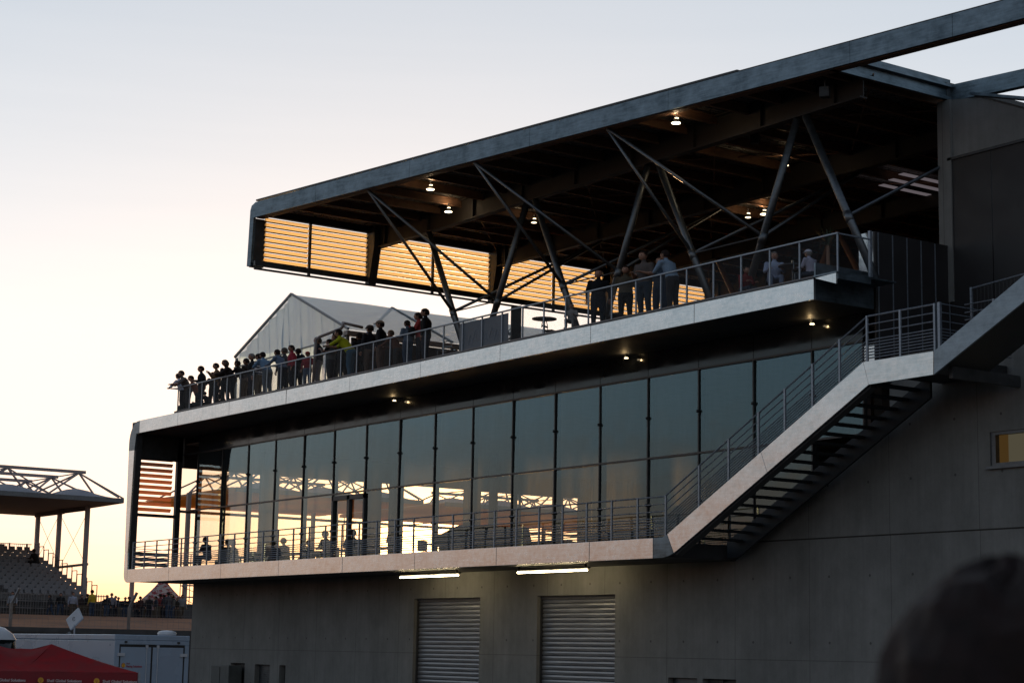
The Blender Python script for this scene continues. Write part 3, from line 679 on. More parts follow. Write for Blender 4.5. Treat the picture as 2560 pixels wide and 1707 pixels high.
for (p, zz, (lb, k)) in zip([(1076, 472), (1121, 528), (1690, 306), (1715, 376), (1964, 412), (1910, 534), (1870, 542), (1335, 555)], [17.7]*8, lab):
    P = onZ(p, zz); o = luminaire(P.x, P.y, P.z, lb, k)
    pl_ = bpy.data.lights.new('spot_glow', 'POINT'); pl_.energy = 10 if k else 5; pl_.color = (1, .72, .42); pl_.shadow_soft_size = .06
    lo_ = bpy.data.objects.new('spot_glow', pl_); COL.objects.link(lo_); lo_.parent = o; lo_.location = (.0, 0, .22)
for p, lb in (((1888, 345), 'dark loudspeaker box hanging under the middle of the canopy'), ((2062, 228), 'dark loudspeaker box under the canopy near its right end')):
    P = onZ(p, 17.6); o = empty('loudspeaker', lb, 'speaker', (P.x, P.y, 17.6), .6, 'loudspeakers under the canopy')
    MB().box(-.14, .14, -.12, .12, -.2, .12).build('cabinet', M_BLACK, o, bevel=.02); MB().tube((0, 0, .12), (0, 0, .42), .02, n=6).build('bracket', M_DSTEEL, o)
for x, lb in ((-62.3, 'small warm spotlight under the terrace, left one of three'), (-47.95, 'small warm spotlight under the terrace, middle one of three'), (-39.35, 'small warm spotlight under the terrace, right one of three')):
    o = empty('soffit_spotlight', lb, 'lamp', (x, 38.2, 11.34), 0, 'spotlights under the terrace')
    MB().tube((0, 0, 0), (0, 0, -.1), .05, n=12).build('housing', M_DSTEEL, o)
    MB().tube((0, 0, -.1), (0, 0, -.13), .06, .07, n=12).build('lens', M_LAMPD, o)
    pl_ = bpy.data.lights.new('spot_glow', 'POINT'); pl_.energy = 3; pl_.color = (1, .68, .32); pl_.shadow_soft_size = .03
    lo_ = bpy.data.objects.new('spot_glow', pl_); COL.objects.link(lo_); lo_.parent = o; lo_.location = (.0, -.08, -.12)
for x, lb in ((-60.35, 'twin tube light fitting over the left roller shutter'), (-52.85, 'twin tube light fitting over the right roller shutter')):
    o = empty('tube_light', lb, 'light fitting', (x, 37.45, 4.42), 0, 'tube lights under the balcony')
    MB().box(0, 4.0, -.07, .07, .0, .05).box(.1, .16, -.02, .02, .05, .15).box(3.8, 3.86, -.02, .02, .05, .15).build('housing', M_DSTEEL, o)
    for k in (0, 1): MB().tube((.06+1.98*k, 0, -.055), (1.93+1.98*k, 0, -.055), .031, n=12).build('tube', M_TUBE, o, smooth=True)

# ------------------------------------------------------------------ white tent on the terrace
TN = empty('frame_tent', 'large white gabled frame tent standing on the upper terrace', 'tent')
yt = 37.75; xa_, za_ = -70.02, 16.42; xl, xr_, ze = -74.95, -65.25, 14.3; TD = 24
random.seed(3)
def canvas(nx_, ny_, fn, name, mat=M_TENT):
    m = MB()
    for i in range(nx_+1):
        for j in range(ny_+1): m.v.append(tuple(fn(i/nx_, j/ny_)))
    for i in range(nx_):
        for j in range(ny_): a = i*(ny_+1)+j; m.f.append((a, a+ny_+1, a+ny_+2, a+1)); m.mi.append(0)
    return m.build(name, mat, TN, smooth=True)
def gab(u, v):
    x = xl+(xr_-xl)*u; top = za_-(za_-ze)*abs(x-xa_)/((xr_-xl)/2); z = 12.03+(top-12.03)*v
    fold = .09*math.sin(x*9+z*1.3)*math.sin(x*2.3)+.07*math.sin(x*17-z*2.1)*(1-v)+.10*math.exp(-((x+70.9)/.12)**2)*(.3+v)
    return (x, yt+fold, z)
canvas(110, 30, gab, 'gable_canvas')
def roofR(u, v):
    y = yt-.03+TD*u; x = xa_+(xr_+.15-xa_)*v; z = za_-(za_-ze+.03)*v + .03
    sag = .07*math.sin(math.pi*((u*TD) % 5)/5)*math.sin(math.pi*v); w_ = .05*math.sin(y*2.2+v*16)*math.sin(math.pi*v)+.03*math.sin(y*1.1-v*28)
    return (x, y, z-sag+w_)
canvas(90, 26, roofR, 'roof_canvas')
canvas(60, 6, lambda u, v: (xa_+(xl-.15-xa_)*v, yt-.03+TD*u, za_-(za_-ze)*v+.03), 'roof_canvas')
for k in range(5):
    y = yt-.06+5*k
    MB().bar((xa_, y, za_+.05), (xr_+.1, y, ze+.05), .09, .09).bar((xa_, y, za_+.05), (xl-.1, y, ze+.05), .09, .09).build('rafter', M_GALV2, TN)
    MB().bar((xr_, y+.05, 12.03), (xr_, y+.05, ze), .1, .1, (0, 1, 0)).bar((xl, y+.05, 12.03), (xl, y+.05, ze), .1, .1, (0, 1, 0)).build('leg', M_GALV2, TN)
MB().bar((-70.8, yt-.12, 12.0), (-70.8, yt-.12, 13.95), .06, .06, (0, 1, 0)).bar((xl, yt-.12, 13.85), (xr_, yt-.12, 14.05), .06, .06).build('gable_rail', M_GALV2, TN)
MB().box(xr_-.05, xr_+.28, yt-.2, yt+TD, ze-.22, ze-.05).build('eave_gutter', M_BROWNP, TN)
MB().box(xr_-.1, xr_-.05, yt+.2, yt+TD, 12.03, ze-.25).build('open_side_shade', simple('tent_opening_shade', (.05, .04, .035), .8), TN)  # dark sheet standing in for the shade inside the open tent side
dp = empty('drain_pipe', 'grey brown drain pipe bending down from the tent gutter to the deck', 'pipe')
pts = [onY(p, y) for p, y in (((855, 808), 38.4), ((905, 817), 39.4))]
q = [onY((783, 955), 36.3), onY((790, 850), 36.3), onY((799, 842), 36.35), onY((852, 822), 37.0), onY((858, 815), 37.1), onY((857, 807), 37.2), onY((905, 818), 37.9)]
pm = MB()
for a, b in zip(q, q[1:]): pm.tube(a, b, .058, n=10).ball(b, .059)
pm.build('pipe', M_BROWNP, dp, smooth=True)

# ------------------------------------------------------------------ people
def loft(m, rings, n=14):
    # rings: (centre, rx, ry, xdir, ydir)
    b = len(m.v)
    for c, rx, ry, X, Y in rings:
        for i in range(n):
            t = 2*math.pi*i/n; m.v.append(tuple(Vector(c)+Vector(X)*rx*math.cos(t)+Vector(Y)*ry*math.sin(t)))
    for k in range(len(rings)-1):
        for i in range(n):
            j = (i+1) % n; m.f.append((b+k*n+i, b+k*n+j, b+(k+1)*n+j, b+(k+1)*n+i)); m.mi.append(0)
    m.f.append(tuple(b+i for i in reversed(range(n)))); m.f.append(tuple(b+(len(rings)-1)*n+i for i in range(n))); m.mi += [0, 0]
def V(*a): return Vector(a)
POSES = {}
def pose(name, lean=0, sit=False, arms='down', stride=0, hz=.93):
    hip = V(0, 0, hz); a = math.radians(lean)
    up = V(0, -math.sin(a), math.cos(a)); chest = hip+up*.40; neck = hip+up*.56
    ua = (up+V(0, 0, 1)).normalized(); head = neck+ua*.09+V(0, -.02, .0)
    J = dict(hip=hip, chest=chest, neck=neck, head=head, up=up)
    for s, n_ in ((-1, 'L'), (1, 'R')):
        sh = hip+up*.49+V(.19*s, 0, 0); J['sh'+n_] = sh
        if arms == 'down': el = sh+V(.08*s, .02, -.29); wr = el+V(.0, -.07, -.25)
        elif arms == 'rail': el = V(.24*s, sh.y-.22, 1.10); wr = V(.10*s, sh.y-.40, 1.10)
        elif arms == 'front': el = sh+V(.07*s, -.03, -.28); wr = el+V(-.13*s, -.20, .04)
        elif arms == 'chin': el = V(.16*s, sh.y-.24, 1.14); wr = V(.05*s, head.y-.13, head.z-.05) if s > 0 else V(.0, sh.y-.36, 1.16)
        elif arms == 'phone': el = sh+V(.06*s, -.10, -.25); wr = el+V(-.12*s, -.16, .20)
        elif arms == 'lap': el = sh+V(.06*s, -.08, -.27); wr = el+V(-.08*s, -.22, .03)
        J['el'+n_] = el; J['wr'+n_] = wr
        d = (wr-el).normalized(); J['ha'+n_] = wr+d*.08
        hp = hip+V(.09*s, 0, -.03)
        if sit: kn = hp+V(.05*s, -.42, .02); an = kn+V(0, -.02, -.42)
        else:
            st = stride*s; kn = hp+V(.015*s, -.02+st*.22-abs(st)*.03, -.42); an = V(hp.x+.02*s, .02+st*.42, .08+(.05 if st < 0 else 0))
        J['hp'+n_] = hp; J['kn'+n_] = kn; J['an'+n_] = an; J['to'+n_] = an+V(.02*s, -.17, -.05)
    m = MB(); X = V(1, 0, 0); Y = up.cross(X).normalized()*-1; Y = V(0, up.z, -up.y)
    P = lambda t: hip+up*t
    loft(m, [(P(-.13), .13, .10, X, Y), (P(-.06), .185, .135, X, Y), (P(.04), .185, .14, X, Y), (P(.16), .172, .13, X, Y), (P(.30), .19, .145, X, Y), (P(.42), .205, .145, X, Y), (P(.50), .195, .12, X, Y), (P(.545), .12, .085, X, Y), (P(.58), .066, .066, X, Y)])
    m.tube(J['neck']-up*.04, J['head']+V(0, -.01, .03), .056, .052, n=12)
    for n_ in 'LR':
        for a_, b_, r1, r2 in (('sh', 'el', .070, .054), ('el', 'wr', .052, .034), ('wr', 'ha', .032, .034), ('hp', 'kn', .108, .077), ('kn', 'an', .076, .056), ('an', 'to', .050, .040)):
            m.tube(J[a_+n_], J[b_+n_], r1, r2, n=10)
        for a_, r in (('sh', .078), ('el', .054), ('kn', .077), ('an', .05), ('hp', .105), ('to', .040)): m.ball(J[a_+n_], r)
    tmp = m.build('tmp_body', M_SKIN); rm = tmp.modifiers.new('r', 'REMESH'); rm.mode = 'VOXEL'; rm.voxel_size = .021
    s_ = tmp.modifiers.new('s', 'SMOOTH'); s_.iterations = 3; s_.factor = .6
    dg = bpy.context.evaluated_depsgraph_get(); me = bpy.data.meshes.new_from_object(tmp.evaluated_get(dg))
    bpy.data.objects.remove(tmp)
    # add head with a face, ears and separate fingers
    bm = bmesh.new(); bm.from_mesh(me)
    segs = [('sleeve', 'shL', 'elL', 2), ('sleeve', 'shR', 'elR', 2), ('fore', 'elL', 'wrL', 3), ('fore', 'elR', 'wrR', 3), ('hand', 'wrL', 'haL', 0), ('hand', 'wrR', 'haR', 0), ('t', 'hpL', 'knL', 4), ('t', 'hpR', 'knR', 4), ('t', 'knL', 'anL', 4), ('t', 'knR', 'anR', 4), ('f', 'anL', 'toL', 5), ('f', 'anR', 'toR', 5), ('torso', 'hip', 'neck', 2), ('nk', 'neck', 'head', 0)]
    for f in bm.faces:
        c = f.calc_center_median(); best = (9, 0)
        for k, a_, b_, mi in segs:
            A = J[a_]; D = J[b_]-A; t = max(0, min(1, (c-A).dot(D)/D.length_squared)); d = (c-A-D*t).length - (.11 if k == 'torso' else .05 if k == 't' else .02)
            if k == 'torso' and t < .06 and d < best[0]: mi = 4
            if d < best[0]: best = (d, mi)
        f.material_index = best[1]; f.smooth = True
    hm = MB(); H = J['head']+V(0, -.02, .105); n, k = 22, 16; b0 = 0
    for i in range(k+1):
        ph = math.pi*i/k
        for j in range(n):
            t = 2*math.pi*j/n; x, y, z = math.sin(ph)*math.cos(t), math.sin(ph)*math.sin(t), math.cos(ph)
            px, py, pz = x*.086, y*.106, z*.128
            if z < 0: px *= 1-.28*z*z; py *= 1-.12*z*z
            if y < -.2:
                f_ = math.exp(-(px/.012)**2)
                if -.045 < pz < .012: py -= .024*f_*(1-abs(pz+.022)/.05)
                py += .010*math.exp(-((abs(px)-.03)/.014)**2-((pz-.012)/.014)**2)
                py -= .005*math.exp(-((pz-.035)/.012)**2)
                py += .005*math.exp(-((pz+.062)/.006)**2)*math.exp(-(px/.03)**2)
                py -= .008*math.exp(-((pz+.098)/.018)**2)*math.exp(-(px/.03)**2)
            hm.v.append((H.x+px, H.y+py, H.z+pz))
    for i in range(k):
        for j in range(n): jj = (j+1) % n; hm.f.append((i*n+j, (i+1)*n+j, (i+1)*n+jj, i*n+jj)); hm.mi.append(0)
    for s in (-1, 1):
        hm.ball(H+V(.089*s, .01, -.01), .032, 8, 6, (.35, .7, 1)); hm.ball(H+V(.032*s, -.093, .012), .013, 8, 6, m=1)
    for n_ in 'LR':
        W = J['wr'+n_]; Hh = J['ha'+n_]; d = (Hh-W).normalized(); side = d.orthogonal().normalized(); side = V(side.x, side.y, side.z)
        sd = d.cross(V(0, 0, 1)); sd = sd.normalized() if sd.length > .2 else V(1, 0, 0); dn = d.cross(sd).normalized()
        if dn.z > 0: dn = -dn
        for q_, (o_, ln) in enumerate(((-.028, .060), (-.010, .072), (.010, .068), (.028, .052))):
            a0 = Hh+sd*o_+d*.005; a1 = a0+d*ln*.55+dn*.008; a2 = a1+d*ln*.35+dn*.024
            hm.tube(a0, a1, .010, .009, n=6).tube(a1, a2, .009, .007, n=6)
        t0 = W+d*.03+sd*.028*(1 if n_ == 'L' else -1); t1 = t0+d*.035+sd*.03*(1 if n_ == 'L' else -1)+dn*.01; hm.tube(t0, t1, .011, .009, n=6).tube(t1, t1+d*.028+dn*.008, .009, .007, n=6)
    hme = bpy.data.meshes.new('h'); hme.from_pydata(hm.v, [], hm.f); hme.polygons.foreach_set('material_index', hm.mi)
    for p in hme.polygons: p.use_smooth = True
    bm.from_mesh(hme); bmesh.ops.recalc_face_normals(bm, faces=bm.faces)
    me.materials.clear()
    for mm in (M_SKIN, M_BLACK, M_SKIN, M_SKIN, M_SKIN, M_SHOE): me.materials.append(mm)
    bm.to_mesh(me); bm.free()
    me.name = 'body_'+name; POSES[name] = (me, H.copy(), (H.z+.12)); return me
pose('stand'); pose('stand_front', 2, arms='front'); pose('lean', 24, arms='rail', hz=.90); pose('lean_low', 34, arms='rail', hz=.88); pose('chin', 18, arms='chin', hz=.92)
pose('phone', 4, arms='phone'); pose('walk', 5, stride=.5); pose('sit', 8, sit=True, arms='lap', hz=.52); pose('crouch', 22, sit=True, arms='lap', hz=.45)
def hair_mesh(kind, H=V(0, 0, 0)):
    m = MB(); n, k = 26, 18; rnd = random.Random(5)
    long_ = kind == 'long'
    P = []
    for i in range(k+1):
        ph = math.pi*i/k
        for j in range(n):
            t = 2*math.pi*j/n; x, y, z = math.sin(ph)*math.cos(t), math.sin(ph)*math.sin(t), math.cos(ph)
            g_ = 1.07+rnd.uniform(0, .05)*(2 if kind == 'curly' else 1)+(.06 if kind == 'curly' else 0)
            px, py, pz = x*.089*g_, y*.110*g_+.004, z*.132*g_
            if long_ and y > -.1 and z < 0: pz = z*.24; py = max(py, .02)*1.0+.02; px *= 1.1
            P.append(V(px, py, pz))
    for i in range(k):
        for j in range(n):
            jj = (j+1) % n; ids = (i*n+j, (i+1)*n+j, (i+1)*n+jj, i*n+jj); c = sum((P[q] for q in ids), V(0, 0, 0))/4
            lim = .062 if c.y < -.055 else (.035 if c.y < -.02 else -.02 if c.y < .03 else (-.24 if long_ else -.075))
            if c.z > lim: m.f.append(ids); m.mi.append(0)
    m.v = [tuple(p) for p in P]
    me = bpy.data.meshes.new('hair_'+kind); me.from_pydata(m.v, [], m.f)
    for p in me.polygons: p.use_smooth = True
    me.materials.append(M_HAIR); return me
def cap_mesh():
    m = MB(); n = 20
    for i in range(7):
        ph = math.pi/2*i/6
        for j in range(n): t = 2*math.pi*j/n; m.v.append((math.sin(ph)*math.cos(t)*.1, math.sin(ph)*math.sin(t)*.121, .045+math.cos(ph)*.105))
    for i in range(6):
        for j in range(n): jj = (j+1) % n; m.f.append((i*n+j, (i+1)*n+j, (i+1)*n+jj, i*n+jj)); m.mi.append(0)
    m.prism([(-.07, -.085, .045), (-.06, -.15, .035), (-.03, -.18, .03), (.03, -.18, .03), (.06, -.15, .035), (.07, -.085, .045)], (0, 0, .006))
    me = bpy.data.meshes.new('cap'); me.from_pydata(m.v, [], m.f); me.materials.append(M_WHITE); return me
HAIRS = {k: hair_mesh(k) for k in ('short', 'curly', 'long')}; CAPM = cap_mesh()
def smat(o, idx, mt):
    o.material_slots[idx].link = 'OBJECT'; o.material_slots[idx].material = mt
def striped():
    if 'striped_knit' in MATS: return MATS['striped_knit']
    t = NT('striped_knit'); z = t.xyz()[2]; s = t.math('GREATER_THAN', t.math('SINE', t.math('MULTIPLY', z, 55)), 0)
    return t.fin(t.bsdf(t.mix(s, (.02, .025, .06), (.5, .52, .58)), .85))
def person(P, s, ang, ps, shirt, pants, label, group, hair='short', hcol=None, cap=None, sleeve=True, pack=None, stripe=False):
    me, H, ht = POSES[ps]
    o = bpy.data.objects.new('person', me); COL.objects.link(o); o.location = P; o.rotation_euler = (0, 0, ang); o.scale = (s*1.27, s*1.27, s)
    tag(o, label, 'person', group)
    sm = striped() if stripe else tint(shirt)
    smat(o, 2, sm); smat(o, 3, sm if sleeve else M_SKIN); smat(o, 4, tint(pants))
    h = bpy.data.objects.new('hair', HAIRS[hair]); COL.objects.link(h); h.parent = o; h.location = H; smat(h, 0, hcol or M_HAIR)
    if cap:
        c = bpy.data.objects.new('cap', CAPM); COL.objects.link(c); c.parent = o; c.location = H; smat(c, 0, tint(cap))
    if pack:
        b_ = MB().ball((0, .19, H.z-.33), .16, 12, 9, (.9, .55, 1.25)); b_.box(-.1, -.07, -.13, .15, H.z-.24, H.z-.21); b_.box(.07, .1, -.13, .15, H.z-.24, H.z-.21)
        b_.build('backpack', tint(pack), o, smooth=True)
    return o
def toward(dx, dy): return math.atan2(dx, -dy)   # bodies face -Y
def on_deck(px, y, floor, ang, ps, *a, **k):
    T = onY(px, y); s = (T.z-floor)/POSES[ps][2]; s = max(.62, min(1.14, s)); me, H, ht = POSES[ps]
    off = Matrix.Rotation(ang, 3, 'Z') @ V(H.x, H.y, 0)*s
    return person((T.x-off.x, y-off.y*0, floor), s, ang, ps, *a, **k)
LFT = toward(-.9, -.45); OUT = toward(-.3, -.95); FRT = toward(.3, -.95); DL = toward(-.6, -.8); RGT = toward(.7, -.5)
G1 = 'spectators along the terrace railing'
D0 = 12.03
T1 = [
 ((456, 935), 36.45, LFT, 'lean', (.50, .56, .66), (.02, .022, .03), 'person in white and blue top leaning at the far left end of the rail', dict(hair='curly')),
 ((472, 929), 36.4, OUT, 'lean', (.12, .10, .09), (.03, .033, .04), 'person in grey brown shirt leaning on the rail beside the curly haired one', dict(sleeve=False)),
 ((494, 941), 37.3, DL, 'lean', (.18, .07, .04), (.03, .03, .03), 'small reddish figure half hidden behind the leaning person in grey brown', {}),
 ((506, 916), 36.6, OUT, 'stand_front', (.012, .013, .016), (.02, .022, .03), 'person in black hoodie looking down at the left end of the terrace', {}),
 ((533, 931), 36.9, LFT, 'phone', (.02, .02, .022), (.02, .02, .02), 'short dark figure holding something up, left of the brown jacket', {}),
 ((545, 909), 36.5, OUT, 'phone', (.16, .10, .055), (.02, .025, .035), 'person in brown jacket with hand near the face', {}),
 ((566, 903), 36.6, LFT, 'stand', (.012, .012, .014), (.015, .018, .025), 'person in black top with dark cropped hair next to the brown jacket', {}),
 ((581, 902), 36.4, DL, 'lean', (.025, .018, .017), (.015, .018, .025), 'long haired person in dark brown leaning on the rail', dict(hair='long', hcol=M_HAIRB)),
 ((606, 903), 36.8, LFT, 'lean', (.02, .014, .013), (.10, .075, .06), 'person in dark top and beige trousers leaning with folded arms', dict(sleeve=False)),
 ((618, 897), 37.1, LFT, 'stand_front', (.022, .018, .018), (.02, .02, .025), 'person with dark hair right behind the beige trousers', {}),
 ((632, 885), 36.7, OUT, 'stand', (.015, .015, .018), (.03, .03, .04), 'balding person in black jacket with a pale shirt front', dict(hcol=M_HAIRG)),
 ((648, 885), 36.9, LFT, 'stand', (.4, .42, .5), (.12, .10, .08), 'person in navy and white striped jumper', dict(stripe=True)),
 ((663, 881), 36.4, LFT, 'lean', (.15, .25, .38), (.14, .17, .2), 'person in light blue shirt leaning on the rail behind the striped jumper', dict(sleeve=False)),
 ((703, 875), 36.5, LFT, 'lean', (.13, .18, .26), (.02, .025, .04), 'person in grey blue shirt bending forward left of the red jacket', {}),
 ((712, 870), 37.2, LFT, 'stand', (.06, .06, .07), (.03, .03, .03), 'face peering from behind the grey blue shirt', dict(hcol=M_HAIRB)),
 ((731, 864), 36.5, DL, 'stand', (.33, .03, .05), (.02, .022, .03), 'person in bright red jacket at the rail', {}),
 ((746, 872), 37.0, LFT, 'stand', (.015, .015, .02), (.02, .02, .03), 'person with a black backpack behind the red jacket', dict(pack=(.012, .012, .014))),
 ((771, 880), 36.6, FRT, 'stand', (.28, .03, .04), (.09, .13, .2), 'short person in red cap and blue jeans beside the drain pipe', dict(cap=(.4, .02, .03))),
 ((797, 842), 37.1, OUT, 'stand', (.02, .02, .024), (.22, .21, .24), 'tall person in black top and pale trousers behind the drain pipe', dict(hair='short', hcol=M_HAIRB)),
 ((827, 849), 36.9, LFT, 'phone', (.13, .14, .15), (.05, .05, .06), 'person in pale grey hooded top right of the drain pipe', {}),
 ((841, 825), 37.4, DL, 'stand', (.03, .03, .045), (.02, .02, .03), 'taller dark person behind the two leaning together', {}),
 ((851, 832), 36.8, LFT, 'lean', (.02, .018, .02), (.03, .03, .03), 'person in black shirt leaning left beside the yellow shirt', dict(sleeve=False)),
 ((869, 826), 36.6, LFT, 'lean_low', (.42, .46, .02), (.06, .13, .20), 'person in bright yellow green shirt leaning on the rail with a black strap', dict(sleeve=False)),
 ((900, 806), 37.8, LFT, 'stand', (.015, .013, .013), (.02, .02, .02), 'dark figure standing back between yellow shirt and cap', {}),
 ((926, 806), 37.2, LFT, 'stand', (.015, .015, .02), (.10, .07, .055), 'person in dark cap and brown trousers left of the big black jacket', dict(cap=(.06, .05, .045))),
 ((953, 793), 37.0, LFT, 'stand', (.010, .011, .015), (.14, .09, .07), 'broad person in big black jacket and light baseball cap', dict(cap=(.22, .18, .14))),
 ((988, 827), 37.2, LFT, 'lean', (.11, .05, .035), (.05, .05, .05), 'person low behind the mesh between black jacket and rucksack', dict(hcol=M_HAIRB)),
 ((1019, 802), 36.7, LFT, 'stand_front', (.11, .15, .21), (.04, .07, .12), 'person in grey blue shirt with a dark shoulder bag', dict(pack=(.02, .02, .022))),
 ((1051, 776), 37.2, LFT, 'phone', (.42, .06, .06), (.03, .03, .04), 'person in red top partly hidden by the black jacket', {}),
 ((1065, 772), 36.9, LFT, 'stand', (.012, .012, .014), (.02, .025, .04), 'tall person in black jacket right of the red top', {}),
 ((1433, 760), 36.6, RGT, 'sit', (.30, .29, .29), (.2, .2, .2), 'person in pale jacket sitting by the rail under the canopy', {}),
 ((1498, 675), 36.9, RGT, 'stand', (.010, .010, .012), (.012, .018, .03), 'person in long black coat standing against the glowing louvres', {}),
 ((1566, 666), 37.0, RGT, 'stand', (.08, .065, .045), (.012, .012, .015), 'person in olive brown shirt behind the leaning column', {}),
 ((1613, 630), 36.7, FRT, 'stand_front', (.10, .085, .08), (.025, .04, .06), 'person in grey brown tee shirt with hands on the rail', dict(sleeve=False)),
 ((1653, 640), 37.6, FRT, 'stand', (.04, .06, .09), (.03, .05, .09), 'person behind the one resting chin on hand', {}),
 ((1670, 627), 36.7, LFT, 'chin', (.20, .28, .38), (.03, .03, .035), 'person in light blue shirt resting chin on hand at the rail', {}),
 ((1865, 668), 37.4, toward(.9, -.2), 'sit', (.16, .02, .02), (.03, .04, .06), 'seated person in dark red by the right slanting column', {}),
 ((1940, 632), 37.2, toward(.9, -.3), 'sit', (.30, .35, .48), (.18, .22, .32), 'seated person in white shirt at the table on the terrace', dict(hcol=M_HAIRG)),
 ((2023, 625), 37.3, toward(-.9, -.3), 'sit', (.36, .36, .46), (.03, .04, .06), 'seated person in white cap facing left across the table', dict(cap=(.5, .5, .58), hcol=M_HAIRG)),
]
rq = random.Random(12)
for px, y, ang, ps, sh, pa, lb, kw in T1:
    ang += rq.uniform(-.35, .35)
    on_deck(px, y, D0, ang, ps, sh, pa, lb, G1, **kw)
on_deck((517, 990), 36.9, D0, LFT, 'crouch', (.014, .014, .016), (.02, .02, .02), 'dark person crouching behind the mesh below the black hoodie', G1)
on_deck((557, 993), 37.1, D0, DL, 'crouch', (.012, .012, .014), (.02, .02, .02), 'dark person crouching behind the mesh below the brown jacket', G1)
def bag(p, y, c, lb, w=.28):
    P = onY(p, y); o = MB().ball((0, 0, .17), .2, 14, 10, (w/.2, .8, 1.0)); v2 = []
    for (x, yy, z) in o.v: v2.append((x*(1+.1*math.sin(9*z)), yy*(1+.12*math.sin(11*x)), max(0, z+.02*math.sin(20*x))))
    o.v = v2; e = empty('bag', lb, 'bag', (P.x, y, D0), .3, 'bags on the terrace floor'); o.build('sack', tint(c), e, smooth=True)
    MB().tube((-.08, 0, .33), (0, 0, .42), .012, n=6).tube((0, 0, .42), (.08, 0, .33), .012, n=6).build('handle', tint((.03, .03, .03)), e)
bag((456, 1010), 36.5, (.01, .01, .012), 'dark rucksack on the deck at the left end of the railing')
bag((482, 1012), 36.6, (.013, .012, .015), 'low black bag beside the rucksack at the terrace end', .4)

# tables and chairs behind the mesh
def cafe_chair(P, rz, lb):
    o = empty('cafe_chair', lb, 'chair', P, rz, 'metal chairs on the terrace')
    MB().box(-.2, .2, -.2, .2, .44, .47).build('seat', M_DSTEEL, o, bevel=.01)
    bk = MB()
    for i in range(6): a0 = math.pi*i/6; a1 = math.pi*(i+1)/6; bk.tube((.22*math.cos(a0), .2, .55+.3*math.sin(a0)), (.22*math.cos(a1), .2, .55+.3*math.sin(a1)), .015, n=6)
    bk.box(-.2, .2, .19, .21, .6, .66); bk.build('backrest', M_GALV2, o)
    for x in (-.18, .18):
        for y in (-.18, .18): MB().tube((x, y, 0), (x*.95, y*.95, .44), .014, n=6).build('leg', M_GALV2, o)
for p, rz, lb in (((1110, 880), .4, 'dark metal chair behind the mesh near the first leaning column'), ((1320, 855), 1.2, 'metal chair right of the grey banner'), ((1400, 835), 2.0, 'curved back metal chair left of the seated pale person'), ((1545, 800), .5, 'dark chair behind the black coat'), ((2000, 690), 2.5, 'chair at the right terrace table')):
    P = onZ(p, D0+.4); cafe_chair((P.x, max(36.6, min(37.6, P.y)), D0), rz, lb)
def table(P, lb):
    o = empty('cafe_table', lb, 'table', P, 0, 'round tables on the terrace')
    MB().tube((0, 0, .72), (0, 0, .75), .42, n=24).build('tabletop', M_DSTEEL, o)
    MB().tube((0, 0, 0), (0, 0, .72), .03, n=10).build('stem', M_GALV2, o); MB().tube((0, 0, 0), (0, 0, .02), .25, n=20).build('foot', M_DSTEEL, o)
P1 = onY((1982, 680), 37.25); table((P1.x, 37.25, D0), 'round table between the two seated people at the right')
P1 = onY((1360, 850), 37.0); table((P1.x, 37.0, D0), 'round table between the chairs right of the banner')
gl_ = empty('drinking_glass', 'drinking glass catching the light on the right terrace table', 'glass', (P1.x*0+onY((1982, 680), 37.25).x+.1, 37.15, D0+.75))
MB().tube((0, 0, 0), (0, 0, .12), .03, .04, n=14).build('cup', simple('bright_glass', (.9, .7, .45), .1), gl_)
# potted palm near the right end of the terrace
pm_ = empty('potted_palm', 'dark palm with spiky leaves in a pot at the right terrace corner', 'plant', (onY((2070, 620), 37.4).x, 37.4, D0))
MB().tube((0, 0, 0), (0, 0, .45), .22, .3, n=18).build('pot', M_DSTEEL, pm_, smooth=True)
MB().tube((0, 0, .4), (0, 0, 1.15), .06, .04, n=8).build('stem', M_BEAM, pm_)
lf = MB(); rnd = random.Random(4)
for i in range(46):
    a = rnd.uniform(0, 6.28); e = rnd.uniform(-.2, 1.35); ln = rnd.uniform(.45, .7); p0 = V(0, 0, 1.15); d = V(math.cos(a)*math.cos(e), math.sin(a)*math.cos(e), math.sin(e))
    sd = d.cross(V(0, 0, 1)).normalized()*.018; mid = p0+d*ln*.6; tip = p0+d*ln+V(0, 0, -.10*math.cos(e))
    lf.quad([p0, mid-sd, tip, mid+sd])
lf.build('leaves', M_LEAF, pm_)

# ------------------------------------------------------------------ inside the hall
G2 = 'people inside the glazed hall'
FI = 5.03
ins = [((518, 1343), 36.9, LFT, 'sit', 'seated figure at the left end of the balcony'), ((575, 1342), 40.2, LFT, 'sit', 'left of two seated figures close together inside the hall'), ((588, 1344), 40.4, DL, 'sit', 'right of two seated figures close together inside the hall'),
       ((713, 1345), 40.5, LFT, 'sit', 'hunched seated figure left of the hall door'), ((776, 1350), 40.3, LFT, 'sit', 'low seated figure between the hunched one and the door'), ((818, 1322), 40.0, LFT, 'sit', 'upright seated figure just left of the glass door'),
       ((888, 1325), 40.0, RGT, 'sit', 'seated figure seen through the glass door'), ((987, 1272), 39.6, LFT, 'stand', 'standing figure silhouetted inside right of the glass door'), ((1668, 1273), 40.2, RGT, 'sit', 'figure in blue behind the foot of the staircase')]
for px, y, ang, ps, lb in ins:
    on_deck(px, y, FI, ang, ps, (.05, .05, .06) if px[0] < 1600 else (.07, .15, .3), (.03, .03, .035), lb, G2)
